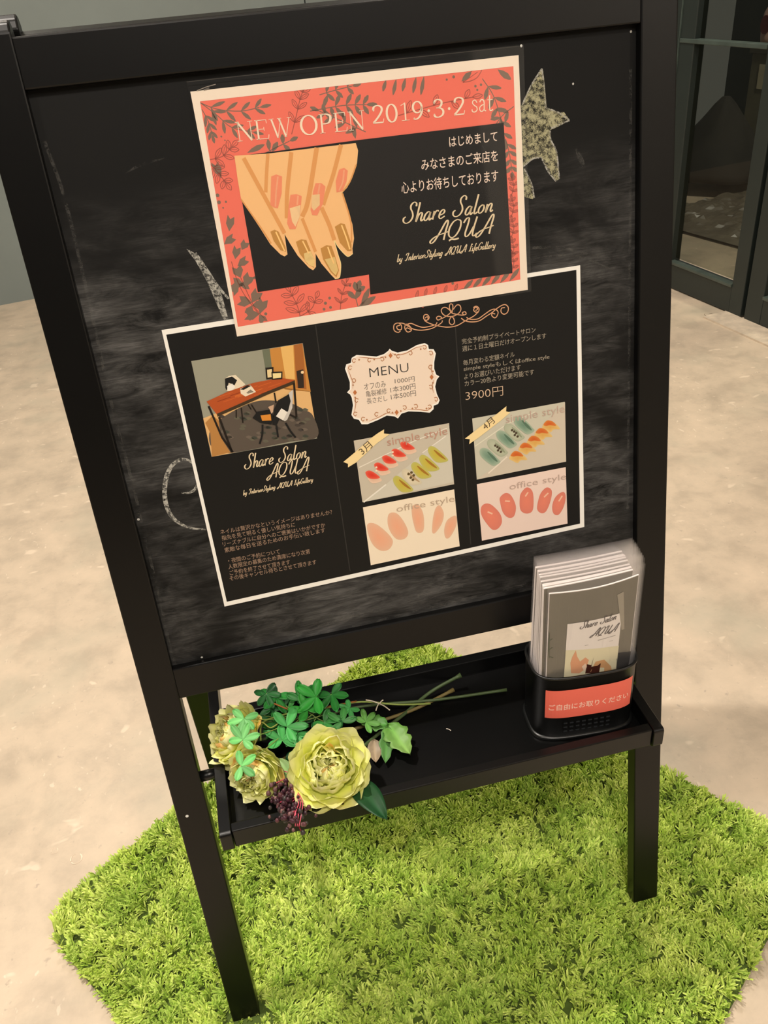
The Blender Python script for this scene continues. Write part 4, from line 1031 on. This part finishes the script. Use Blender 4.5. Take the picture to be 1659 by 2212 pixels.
for q in (((585, 1220), (640, 1340), (690, 1450)), ((905, 1330), (950, 1420), (980, 1480)), ((1205, 1400), (1240, 1500), (1280, 1600)), ((1370, 1140), (1430, 1300), (1470, 1430))): p.stroke(k(*q), 3.2, (252, 206, 132), h + .0004)
p.build('hand_illustration', M_INK, post)
p = Print(PO)
p.glyphs('NEW OPEN', SERIF, (513, 306), (792, 279), (508, 264), (252, 232, 206), .0009, .14, .06)
p.glyphs('2019.3.2', SERIF, (804, 268), (1008, 247), (800, 229), (252, 232, 206), .0009, .135, .06)
p.glyphs('sat', SERIF, (1018, 243), (1066, 239), (1015, 203), (252, 232, 206), .0009, .12, .06)
p.build('heading_lettering', M_INK, post)
p = Print(PO)
WH = (248, 226, 208)
p.text('はじめまして', (971, 318), (1075, 305), (969, 296), WH, .0009, .005)
p.text('みなさまのご来店を', (911, 369), (1076, 348), (909, 344), WH, .0009, .005)
p.text('心よりお待ちしております', (868, 419), (1077, 392), (865, 393), WH, .0009, .005)
p.build('greeting_lettering', M_INK, post)
p = Print(PO)
logo(p, .0009, .30, (870, 483), (1064, 457), (862, 441), (930, 522), (1062, 504), (924, 481), (857, 566), (1070, 535), (855, 550), tk=.095, tn=.045)
p.build('logo_lettering', M_INK, post)
mesh_obj('laminate_film', [PO.W(PO.P(*q), .0012) for q in ((508, 733), (1147, 629), (1130, 97), (403, 176))], [(0, 1, 2, 3)], M_FILM, post)
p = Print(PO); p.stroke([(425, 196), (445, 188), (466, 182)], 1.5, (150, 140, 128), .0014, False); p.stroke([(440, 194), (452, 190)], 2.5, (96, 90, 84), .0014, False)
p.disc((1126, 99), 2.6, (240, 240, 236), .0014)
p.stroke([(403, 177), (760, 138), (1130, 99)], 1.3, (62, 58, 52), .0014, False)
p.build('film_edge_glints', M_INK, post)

# ---------------------------------------------------------------- leaflet holder
HC = Vector((.4852, .0285, TF)); YAW = math.radians(-5)
def hp(a, rx, ry, z, e=.54):
    c, s = math.cos(a), math.sin(a)
    x = rx * math.copysign(abs(c) ** e, c); y = ry * math.copysign(abs(s) ** e, s)
    return Vector((HC.x + x * math.cos(YAW) - y * math.sin(YAW), HC.y + x * math.sin(YAW) + y * math.cos(YAW), HC.z + z))
HB = .098
hold = thing('leaflet_holder', 'black oval plastic holder with coral label full of leaflets on the tray', 'holder', tuple(HC))
def loops(prof, n=72):
    V = []; F = []
    for rx, ry, z in prof:
        for k in range(n): V.append(hp(2 * math.pi * k / n, rx, ry, z))
    for j in range(len(prof) - 1):
        for k in range(n): F.append((j * n + k, j * n + (k + 1) % n, (j + 1) * n + (k + 1) % n, (j + 1) * n + k))
    return V, F, n
V, F, n = loops([(.0585, .0335, .004), (.0600, .0350, .006), (.0600, .0350, HB - .004), (.0612, .0362, HB - .003), (.0614, .0364, HB), (.0590, .0340, HB), (.0586, .0336, HB - .003), (.0580, .0330, .007)])
F.append(tuple((7 * n + k) for k in range(n)))
mesh_obj('cup', V, F, M_PLASTIC, hold, smooth=True)
V, F, n = loops([(.0612, .0362, .0003), (.0626, .0376, .0012), (.0626, .0376, .0036), (.0608, .0358, .0046), (.0590, .0340, .0052)])
F.append(tuple(reversed([k for k in range(n)]))); F.append(tuple(4 * n + k for k in range(n)))
mesh_obj('base', V, F, M_PLASTIC, hold, smooth=True)
# coral label wrapped on the front
def wrap(s, z, off):
    """s: metres along the front from its middle, positive to the right"""
    tot = 0; a = -math.pi / 2; st = .004 if s > 0 else -.004; last = hp(a, .0601 + off, .0351 + off, z)
    while True:
        a2 = a + st; q = hp(a2, .0601 + off, .0351 + off, z); d = (q - last).length
        if tot + d >= abs(s): return last + (q - last) * ((abs(s) - tot) / max(d, 1e-9))
        tot += d; a = a2; last = q
LW0, LW1, LZ0, LZ1 = -.0500, .0530, .036, .079
class Wrap:
    def W(s, p, h): return wrap(p[0], p[1], .0006 + h)
lp = Print(Wrap())
nseg = 26; pts = []; fs = []
for i in range(nseg + 1):
    s_ = LW0 + (LW1 - LW0) * i / nseg
    pts += [(s_, LZ0 - .001 * i / nseg), (s_, LZ1)]
for i in range(nseg): fs.append((2 * i, 2 * i + 2, 2 * i + 3, 2 * i + 1))
lp.raw(pts, fs, (240, 112, 94), 0)
lab = lp.build('label', M_INK, hold, 'coral paper label')
V2, F2 = font_mesh('ご自由にお取りください', .01)
x0 = min(v[0] for v in V2); x1 = max(v[0] for v in V2); y0 = min(v[1] for v in V2); y1 = max(v[1] for v in V2)
lt = Print(Wrap())
lt.raw([(LW0 + .004 + (v[0] - x0) / (x1 - x0) * .094, LZ0 + .0125 + (v[1] - y0) / (y1 - y0) * .0095) for v in V2], F2, (255, 214, 196), .0002)
lt.build('label_lettering', M_INK, hold)
V = []; F = []
for r in range(3):
    for c in range(8):
        s_ = -.028 + c * .0072; z_ = .012 + r * .0065; b = len(V)
        for ds, dz in ((0, 0), (.0042, 0), (.0042, .0016), (0, .0016)): V.append(wrap(s_ + ds, z_ + dz, .0004))
        for ds, dz in ((0, 0), (.0042, 0), (.0042, .0016), (0, .0016)): V.append(wrap(s_ + ds, z_ + dz, -.0006))
        F += [(b, b + 1, b + 2, b + 3), (b, b + 4, b + 5, b + 1), (b + 3, b + 2, b + 6, b + 7)]
mesh_obj('slot_rows', V, F, m_plain('slot_edge', (44, 46, 48), .25), hold)

# leaflets in clear sleeves
M_COVER = m_plain('grey_cover', (104, 98, 84), .5, 20, .04)
M_WHITE = m_plain('leaflet_white', (246, 236, 232), .6, 30, .02)
LFW, LFH = .0995, .210
def curved_box(x0, x1, y0, y1, z0, z1, bow, tilt=0.0, n=10, shear=0.0):
    V = []; F = []
    for i in range(n + 1):
        t = i / n; x = x0 + (x1 - x0) * t; b = -bow * math.sin(math.pi * t)
        for y, z in ((y0, z0), (y1, z0), (y1, z1), (y0, z1)):
            V.append((x + (z - z0) * shear, y + (b * ((z - z0) / (z1 - z0))) + (z - z0) * tilt, z))
    for i in range(n):
        a = 4 * i
        for e in range(4):
            F.append((a + e, a + (e + 1) % 4, a + 4 + (e + 1) % 4, a + 4 + e))
    F.append((3, 2, 1, 0)); F.append((4 * n, 4 * n + 1, 4 * n + 2, 4 * n + 3))
    return V, F
def leaflet(name, label, x, y, z, group=None, bow=.0015, tilt=.04, th=.0012, shear=0.0, side=.012):
    root = thing(name, label, 'leaflet', (x + LFW / 2, y, z), group)
    V, F = curved_box(x, x + LFW, y, y + th, z, z + LFH, bow, tilt, 10, shear)
    mesh_obj('folded_paper', V, F, M_WHITE, root)
    V, F = curved_box(x + .0004, x + LFW - .0004, y - .0003, y - .0001, z + .001, z + LFH - .0008, bow, tilt, 10, shear)
    mesh_obj('cover_print', V, F, M_COVER, root, 'grey printed cover')
    V = []; F = []
    for yy in (y - .0007, y + th + .0004):
        b = len(V); n = 10
        for i in range(n + 1):
            t = i / n; xx = x - .002 + (LFW + side + .002) * t
            for zz in (z, z + (LFH + .014) * .5, z + LFH + .014):
                V.append((xx, yy - bow * math.sin(math.pi * t) * ((zz - z) / LFH) + (zz - z) * tilt, zz))
        for i in range(n):
            for j in range(2): q = b + i * 3 + j; F.append((q, q + 3, q + 4, q + 1))
    mesh_obj('clear_sleeve', V, F, M_SLEEVE, root, 'clear plastic sleeve')
    return root
LX = .4345; LY = .0065; LZ = TF + .0045
front = leaflet('leaflet', 'front leaflet with grey cover and white panel in the black holder', LX, LY - .001, LZ, None, .006, .0, .0014, 0, .006)
rnd = random.Random(8)
proto = None
NL = 14
for i in range(1, NL):
    x = LX - .0032 + rnd.uniform(-.001, .001); y = LY + .0002 + i * .0032
    z = LZ + rnd.uniform(0, .003)
    if proto is None:
        proto = leaflet('leaflet', 'one of the sleeved leaflets packed upright behind the front leaflet in the holder', x, y, z, 'leaflets packed in the black holder', .0014, .008, .0021, .0, .012)
        p0 = Vector(proto.location); src = proto; kids = list(proto.children); continue
    r = src.copy(); COL.objects.link(r); r.location = (x + LFW / 2, y, z)
    r.rotation_euler = (rnd.uniform(-.008, .008), .004 + .0016 * i + rnd.uniform(-.003, .003), rnd.uniform(-.01, .01))
    for c in kids:
        d = c.copy(); COL.objects.link(d); d.parent = r; d.matrix_parent_inverse = c.matrix_parent_inverse.copy()

# printing on the front leaflet
LS = Sheet((LX, LY - .0014, LZ), (1, 0, 0), (0, 0, 1))
class Bowed(Sheet):
    def W(s, p, h=0.0):
        t = max(0, min(1, p[0] / LFW)); zz = max(0, p[1] / LFH)
        return s.O + Vector((p[0], -.006 * math.sin(math.pi * t) * zz - h, p[1]))
BL = Bowed(LS.O, (1, 0, 0), (0, 0, 1))
kf = K(1120, 1160, 5.35)
def dense(a, b, n): return [(a[0] + (b[0] - a[0]) * i / n, a[1] + (b[1] - a[1]) * i / n) for i in range(n)]
p = Print(BL)
h = .0004
def strip(l0, l1, r0, r1, col, h, n=8):
    """panel given by its left edge (top, bottom) and right edge, split so that it follows the bow"""
    a, b, c, d = (BL.P(*q) for q in (l0, l1, r0, r1)); pts = []; fs = []
    for i in range(n + 1):
        t = i / n
        for m_ in range(5):
            u = m_ / 4; pts.append((a * (1 - u) + b * u) * (1 - t) + (c * (1 - u) + d * u) * t)
    for i in range(n):
        for m_ in range(4):
            q = i * 5 + m_; fs.append((q, q + 1, q + 6, q + 5))
    p.raw(pts, fs, col, h)
strip(kf((552, 985))[0], kf((500, 1900))[0], kf((1183, 855))[0], kf((1085, 1850))[0], (226, 218, 212), h)
strip(kf((535, 1290))[0], kf((500, 1900))[0], kf((1150, 1240))[0], kf((1085, 1850))[0], (216, 208, 176), h + .0001)
strip(kf((1120, 640))[0], kf((1180, 1060))[0], kf((1200, 610))[0], kf((1215, 1050))[0], (150, 142, 126), h)
p.poly(kf((1130, 1330), (1300, 1320), (1270, 1500), (1120, 1530)), (22, 20, 18), h + .0001)
p.poly(kf((590, 1440), (610, 1370), (650, 1290), (665, 1360), (700, 1420), (760, 1370), (800, 1400), (770, 1500), (690, 1560), (600, 1560)), (214, 156, 120), h + .0002)
p.poly(kf((760, 1560), (780, 1450), (830, 1460), (860, 1360), (830, 1480), (900, 1470), (940, 1440), (920, 1560)), (70, 34, 26), h + .0003)
p.poly(kf((720, 1480), (760, 1440), (780, 1480), (750, 1540)), (232, 204, 180), h + .0003)
p.poly(kf((820, 1540), (880, 1420), (980, 1400), (1060, 1480), (1080, 1560)), (206, 158, 112), h + .00025)
for q in (((360, 1100), (350, 1250), (355, 1400)), ((350, 1200), (390, 1170)), ((355, 1300), (390, 1270)), ((355, 1380), (400, 1390))):
    p.stroke(kf(*q), 3, (66, 72, 48), h, taper=True)
logo(p, h + .0004, .38, kf((690, 1040))[0], kf((1110, 930))[0], kf((680, 960))[0], kf((810, 1130))[0], kf((1110, 1075))[0], kf((800, 1040))[0], col=(96, 88, 84), tk=.09, tn=.05)
p.stroke(kf((900, 1170), (1110, 1120)), 1.6, (160, 152, 146), h + .0002, False); p.stroke(kf((750, 1230), (1080, 1180)), 1.2, (176, 168, 160), h + .0002, False)
p.build('cover_design', M_INK, front)

# ---------------------------------------------------------------- artificial flowers on the tray
def frame_of(axis):
    a = Vector(axis).normalized(); u = a.cross(Vector((.2, .1, 1)));
    if u.length < .05: u = a.cross(Vector((1, 0, 0)))
    u.normalize(); return a, u, a.cross(u).normalized()

def bloom(c, axis, R, seed, layers, squash=1.0):
    """ruffled double flower; returns verts, faces, colours"""
    rn = random.Random(seed); a, u, v = frame_of(axis); V = []; F = []; Cc = []
    for li, (th, Ln, n, wd, r0, lift) in enumerate(layers):
        off = rn.uniform(0, 6.28)
        for k in range(n):
            az = off + 2 * math.pi * k / n + rn.uniform(-.12, .12); th_ = math.radians(th + rn.uniform(-6, 6)); ll = R * Ln * rn.uniform(.9, 1.08)
            nu, nv = 12, 8; b = len(V); ph = rn.uniform(0, 6.28); or_ = rn.random() < .16; bright = rn.uniform(.88, 1.08)
            for j in range(nv + 1):
                t = j / nv; curl_ = th_ - (t ** 2) * (.55 if th < 60 else .30)
                for i in range(nu + 1):
                    s = -1 + 2 * i / nu
                    prof = math.sin(math.pi * (t * .56 + .14)) ** .8
                    rim = 1 - .34 * abs(s) ** 2.2 * t + .03 * t * math.sin(s * 8 + ph)
                    rr = r0 * R + ll * t * rim * math.sin(curl_); hh = lift * R + ll * t * rim * math.cos(curl_)
                    da = s * wd * prof * R / max(rr, .28 * R)
                    wav = .075 * R * t * t * math.sin(s * 5.5 + ph) + .035 * R * t * math.sin(s * 13 + ph * 2) + .05 * R * t * math.sin(t * 7 + ph)
                    cup = .10 * R * s * s * t * (1 if th < 60 else .5)
                    rr2 = rr - cup * math.cos(th_) + wav * math.cos(th_); hh2 = hh + cup * math.sin(th_) + wav * math.sin(th_)
                    d = u * math.cos(az + da) + v * math.sin(az + da)
                    V.append(Vector(c) + (d * rr2 + a * hh2) * squash)
                    base = (184, 198, 84); mid = (234, 238, 108); tip = (252, 250, 186)
                    q = t + .12 * math.sin(s * 9 + ph)
                    col = [base[m] * (1 - min(1, q * 2)) + mid[m] * min(1, q * 2) for m in range(3)] if q < .5 else [mid[m] * (1 - min(1, q * 2 - 1)) + tip[m] * max(0, min(1, q * 2 - 1)) for m in range(3)]
                    if or_ and t > .45 and abs(s) < .5:
                        f_ = .7 * (1 - abs(s) * 2) * min(1, (t - .45) * 3); o_ = (236, 152, 70)
                        col = [col[m] * (1 - f_) + o_[m] * f_ for m in range(3)]
                    Cc.append(lin(tuple(min(255, x * bright) for x in col)))
            for j in range(nv):
                for i in range(nu):
                    q = b + j * (nu + 1) + i; F.append((q, q + 1, q + nu + 2, q + nu + 1))
    return V, F, Cc
LAY = [(-4, .26, 3, .22, .05, .14), (8, .32, 4, .28, .10, .13), (16, .38, 4, .34, .15, .11), (24, .44, 5, .38, .20, .09), (32, .50, 5, .44, .25, .06), (41, .56, 6, .48, .29, .02), (51, .62, 6, .54, .32, -.03), (62, .66, 7, .60, .34, -.09), (74, .70, 7, .64, .35, -.16), (86, .70, 7, .66, .34, -.23)]

def col_mesh(name, V, F, C, mat, parent, label=None, smooth=True, solid=0.0):
    me = bpy.data.meshes.new(name); me.from_pydata([tuple(v) for v in V], [], F); me.update()
    ca = me.color_attributes.new('ink', 'FLOAT_COLOR', 'POINT'); ca.data.foreach_set('color', [c for q in C for c in q])
    o = link_mesh(name, me, mat, parent, label, smooth)
    if solid:
        md = o.modifiers.new('s', 'SOLIDIFY'); md.thickness = solid; md.offset = 0
    return o

def leaf_mesh(base, tip, up, width, lobes=0, droop=.0, col=(60, 120, 60), tipcol=None, seed=0):
    """one leaf blade between two points; lobes > 0 gives a toothed outline"""
    rn = random.Random(seed); b = Vector(base); t = Vector(tip); d = t - b; Ln = d.length; d.normalize()
    s = d.cross(Vector(up)).normalized(); n_ = s.cross(d).normalized(); V = []; F = []; C = []; nv, nu = 14, 6
    for j in range(nv + 1):
        q = j / nv; w = width * math.sin(math.pi * q ** .8) ** .8 * (1 if q > .02 else .1)
        if lobes: w *= (.72 + .38 * abs(math.sin(q * lobes * math.pi)))
        for i in range(nu + 1):
            x = -1 + 2 * i / nu
            z = -droop * Ln * q * q + abs(x) * width * .22 + .05 * width * math.sin(q * 9 + seed)
            V.append(b + d * Ln * q + s * w * x + n_ * z)
            cc = col if not tipcol else tuple(col[m] * (1 - q) + tipcol[m] * q for m in range(3))
            f = 1.12 if abs(x) < .1 else 1.0 - .08 * rn.random(); C.append(lin(tuple(min(255, m * f) for m in cc)))
    for j in range(nv):
        for i in range(nu):
            a = j * (nu + 1) + i; F.append((a, a + 1, a + nu + 2, a + nu + 1))
    return V, F, C

def palm_leaf(c, normal, spin, size, col, seed=0, lobes=5):
    """palmate leaf with rounded lobes"""
    rn = random.Random(seed); a, u, v = frame_of(normal); V = []; F = []; C = []
    for k in range(lobes):
        an = spin + (k - (lobes - 1) / 2) * (2 * math.pi / (lobes + 1.3)); d = u * math.cos(an) + v * math.sin(an)
        l = size * (1 if abs(k - (lobes - 1) / 2) < 1.2 else .8) * rn.uniform(.9, 1.1)
        s = a.cross(d).normalized(); nv, nu = 7, 4; b = len(V)
        f0 = rn.uniform(.86, 1.12); dz = rn.uniform(-.25, .35)
        for j in range(nv + 1):
            q = j / nv; w = size * .40 * (q ** .8) * (1.15 - q * q * .95)
            if j == nv: w = size * .05
            for i in range(nu + 1):
                x = -1 + 2 * i / nu
                V.append(Vector(c) + d * l * q + s * w * x + a * (size * (.10 * abs(x) * q + dz * q * q * .6)))
                f = f0 * (1.1 if abs(x) < .1 else 1); C.append(lin(tuple(min(255, m * f) for m in col)))
        for j in range(nv):
            for i in range(nu):
                qn = b + j * (nu + 1) + i; F.append((qn, qn + 1, qn + nu + 2, qn + nu + 1))
    return V, F, C

def merge(lst):
    V, F, C = [], [], []
    for v, f, c in lst:
        b = len(V); V += v; F += [tuple(i + b for i in q) for q in f]; C += c
    return V, F, C
def ctube(pts, rad, col, sides=7):
    V, F = tube_data(cr(pts, False, 6), rad, sides); return V, F, [lin(col)] * len(V)
def to_cam(p, mix=(0, 0, 0)): return (CAM - Vector(p)).normalized() + Vector(mix)

G1, G2, G3 = (44, 128, 52), (74, 164, 84), (112, 190, 106)
ZT = TF
# right-hand flower
fc = at_z(710, 1662, ZT + .044)
f1 = thing('artificial_flower', 'largest lime-yellow artificial flower, facing the viewer at the tray front, with dark leaf', 'flower', tuple(fc), 'lime artificial flowers on the tray')
V, F, C = bloom(fc, to_cam(fc, (.0, .05, .25)), .0480, 11, LAY)
col_mesh('petals', V, F, C, M_PETAL, f1)
b0 = at_z(762, 1682, ZT + .026); t0 = at_z(836, 1770, ZT + .034)
V, F, C = leaf_mesh(b0, t0, (0, -.2, 1), .014, 0, .03, (34, 78, 44), (28, 74, 40), 3)
col_mesh('dark_leaf', V, F, C, M_LEAF, f1, 'glossy dark green pointed leaf', solid=.0005)
V, F, C = merge([ctube([fc + Vector((.01, .012, -.018)), at_z(800, 1600, ZT + .012), at_z(870, 1545, ZT + .006), at_z(930, 1495, ZT + .008), at_z(996, 1458, ZT + .022)], [.0022] * 24 + [.0034], (74, 92, 56))])
col_mesh('stem', V, F, C, M_LEAF, f1)
lf = [leaf_mesh(at_z(838, 1565, ZT + .018), at_z(886, 1630, ZT + .016), (0, -.3, 1), .015, 4, .04, (102, 158, 70), (140, 178, 96), 5),
      leaf_mesh(at_z(838, 1570, ZT + .018), at_z(832, 1650, ZT + .006), (.2, -.2, 1), .009, 3, .0, (86, 138, 66), (96, 150, 80), 6),
      leaf_mesh(at_z(838, 1566, ZT + .018), at_z(776, 1560, ZT + .02), (0, -.2, 1), .011, 4, .0, (78, 140, 60), (110, 160, 78), 7)]
V, F, C = merge(lf); col_mesh('toothed_leaves', V, F, C, M_LEAF, f1, solid=.0004)
# two flowers on the left
fb = at_z(513, 1590, ZT + .040)
f2 = thing('artificial_flower', 'lime artificial flower farthest left, lying on its side under vine leaves', 'flower', tuple(fb), 'lime artificial flowers on the tray')
V, F, C = bloom(fb, Vector((-.75, -.15, .75)), .040, 21, LAY)
col_mesh('petals', V, F, C, M_PETAL, f2)
V, F, C = ctube([fb + Vector((.012, .004, -.018)), at_z(640, 1580, ZT + .010), at_z(760, 1530, ZT + .008), at_z(940, 1512, ZT + .010), at_z(1095, 1490, ZT + .018)], [.0019] * 24 + [.0021], (80, 98, 60))
col_mesh('stem', V, F, C, M_LEAF, f2)
fd = at_z(556, 1668, ZT + .034)
f3 = thing('artificial_flower', 'yellow-green artificial flower in side view between the berries and leftmost flower', 'flower', tuple(fd), 'lime artificial flowers on the tray')
V, F, C = bloom(fd, Vector((-.35, -.8, .35)), .034, 33, LAY)
col_mesh('petals', V, F, C, M_PETAL, f3)
V, F, C = ctube([fd + Vector((.008, .012, -.012)), at_z(690, 1600, ZT + .008), at_z(830, 1555, ZT + .006), at_z(900, 1530, ZT + .006), at_z(980, 1490, ZT + .010)], [.0022] * 24 + [.0030], (120, 106, 62))
col_mesh('stem', V, F, C, M_LEAF, f3)
V, F, C = merge([leaf_mesh(at_z(602, 1640, ZT + .03), at_z(640, 1702, ZT + .026), (0, -.4, 1), .009, 0, .0, (150, 180, 110), (120, 170, 100), 9)])
col_mesh('pale_leaf', V, F, C, M_LEAF, f3, solid=.0004)
# vine spray
vine = thing('vine_spray', 'green artificial vine spray with lobed leaves lying behind and over the flowers', 'artificial vine', tuple(at_z(640, 1540, ZT)))
leaves = [(596, 1505, .050, G1, .020, 1.2), (575, 1498, .056, (36, 92, 44), .017, 1.9), (650, 1512, .046, G1, .020, 4.2), (683, 1505, .056, (46, 150, 52), .024, .4), (716, 1500, .050, G1, .020, 2.5),
          (665, 1535, .044, (58, 156, 60), .020, 5.0), (620, 1570, .050, G2, .022, 3.6), (610, 1600, .046, G2, .020, 4.4), (640, 1585, .040, G2, .016, 1.2), (560, 1545, .044, (40, 110, 50), .016, 2.0),
          (527, 1552, .074, G3, .017, 1.6), (524, 1598, .078, G3, .017, 4.5), (521, 1655, .076, G3, .017, 3.4), (545, 1560, .05, G2, .014, .3), (700, 1560, .034, (50, 128, 54), .018, 2.2), (740, 1560, .030, (60, 132, 60), .017, 5.2),
          (756, 1530, .036, G2, .013, 1.1), (690, 1590, .026, (28, 84, 40), .018, .8), (640, 1620, .024, (30, 88, 44), .018, 2.8), (790, 1560, .026, (92, 150, 66), .015, 3.8), (580, 1530, .040, (34, 96, 46), .018, 3.0)]
for _ in range(12):
    leaves.append((rnd.uniform(575, 760), rnd.uniform(1500, 1600), rnd.uniform(.018, .036), rnd.choice([(34, 96, 42), (44, 124, 50), (28, 80, 38), (66, 150, 66)]), rnd.uniform(.012, .017), rnd.uniform(0, 6)))
out_ = []
for i, (x, y, z, cl, sz, sp) in enumerate(leaves):
    c = at_z(x, y, ZT + z); out_.append(palm_leaf(c, Vector((rnd.uniform(-.35, .35), -.45 + rnd.uniform(-.3, .3), 1)), sp, sz * 1.15, cl, i, 5 if i % 3 else 4))
V, F, C = merge(out_); col_mesh('leaves', V, F, C, M_LEAF, vine, solid=.0004)
st = []
A_ = [at_z(930, 1520, ZT + .012), at_z(860, 1522, ZT + .018), at_z(780, 1516, ZT + .026), at_z(700, 1530, ZT + .034), at_z(640, 1538, ZT + .038), at_z(598, 1548, ZT + .044), at_z(566, 1563, ZT + .048), at_z(563, 1600, ZT + .048)]
st.append(ctube(A_, .0011, (150, 168, 84)))
st.append(ctube([at_z(770, 1515, ZT + .028), at_z(700, 1528, ZT + .036), at_z(640, 1536, ZT + .044), at_z(592, 1520, ZT + .050)], .0010, (170, 110, 56)))
for x, y, z, cl, sz, sp in leaves[:16]:
    st.append(ctube([at_z(x, y, ZT + z), (at_z(x, y, ZT + z) + at_z(655, 1540, ZT + .036)) / 2 + Vector((0, 0, -.006)), at_z(655 + rnd.uniform(-40, 60), 1540, ZT + .034)], .0006, (140, 164, 84), 5))
st.append(ctube([at_z(540, 1560, ZT + .06), at_z(566, 1560, ZT + .055), at_z(585, 1572, ZT + .046), at_z(610, 1556, ZT + .046)], .0008, (170, 180, 90), 6))
V, F, C = merge(st); col_mesh('tendrils', V, F, C, M_LEAF, vine)
fs_ = []
for sx, sy, ex_, ey_ in ((820, 1520, 790, 1512), (820, 1520, 828, 1512), (820, 1520, 842, 1534), (818, 1520, 812, 1535)):
    fs_.append(ctube([at_z(sx, sy, ZT + .024), (at_z(sx, sy, ZT + .024) + at_z(ex_, ey_, ZT + .028)) / 2 + Vector((0, 0, .001)), at_z(ex_, ey_, ZT + .028)], .0008, (226, 214, 190), 5))
V, F, C = merge(fs_); col_mesh('pale_bud', V, F, C, M_LEAF, vine)
# berry sprig
bc = at_z(618, 1712, ZT + .024)
ber = thing('berry_sprig', 'dark purple artificial berry sprig with pink stalks drooping over the tray front', 'artificial berries', tuple(bc))
rb = random.Random(5); bl = []; sk = []
root_ = at_z(640, 1690, ZT + .020)
for i in range(190):
    u_ = rb.random()
    x = 615 + rb.gauss(0, 17) + (u_ ** 2) * 22; y = 1700 + u_ * 78 + rb.gauss(0, 12)
    if x < 578: x = 578 + rb.uniform(0, 10)
    z = ZT + .032 + rb.uniform(-.006, .012) - max(0, (y - 1765)) * .00008
    pcn = at_z(x, y, z); r_ = rb.uniform(.0018, .0030)
    vv, ff = tube_data([pcn + Vector((0, 0, -r_ * 1.2)), pcn + Vector((0, 0, -r_ * .6)), pcn, pcn + Vector((0, 0, r_ * .7)), pcn + Vector((rb.uniform(-1, 1) * r_ * .4, 0, r_ * 1.3))], [r_ * .35, r_ * .85, r_, r_ * .75, r_ * .2], 7)
    cl = rb.choice([(72, 40, 50), (92, 54, 60), (56, 36, 42), (124, 88, 88), (60, 54, 52)])
    bl.append((vv, ff, [lin(cl)] * len(vv)))
    if rb.random() < .08:
        sk.append(ctube([pcn, (pcn + at_z(640 + rb.uniform(-8, 12), y - 14, z)) / 2 + Vector((0, 0, .002)), at_z(636 + rb.uniform(-6, 14), 1700 + (y - 1700) * .6, z - .002)], .0006, rb.choice([(206, 66, 96), (226, 104, 124), (170, 44, 70)]), 5))
for dx in (-2, 2, 6):
    sk.append(ctube([at_z(630 + dx, 1700, ZT + .036), at_z(647 + dx, 1730, ZT + .042), at_z(642 + dx * 1.6, 1755, ZT + .042), at_z(640 + dx, 1785, ZT + .036)], .0006, (216, 92, 112), 5))
V, F, C = merge(bl); col_mesh('berries', V, F, C, M_BERRY, ber)
V, F, C = merge(sk); col_mesh('stalks', V, F, C, M_LEAF, ber, 'pink stalks')
# dried petal beside the large flower
dp = thing('dried_petal', 'curled brownish dried petal lying just right of the largest flower', 'petal', tuple(at_z(812, 1625, ZT)))
V, F, C = leaf_mesh(at_z(808, 1598, ZT + .012), at_z(812, 1650, ZT + .006), (0, -.2, 1), .0085, 0, -.05, (150, 134, 108), (180, 158, 130), 12)
col_mesh('petal_blade', V, F, C, M_LEAF, dp, solid=.0006)
# pale crumb on the tray floor
p = Print(Sheet((0, 0, TF), (1, 0, 0), (0, 1, 0)))
p.stroke([(964, 1574), (969, 1575), (974, 1578)], 1.8, (200, 190, 176), .0006)
o = p.build('thread_scrap', M_INK, None)
tag(o, 'tiny pale thread scrap on the middle of the tray floor', 'thread')
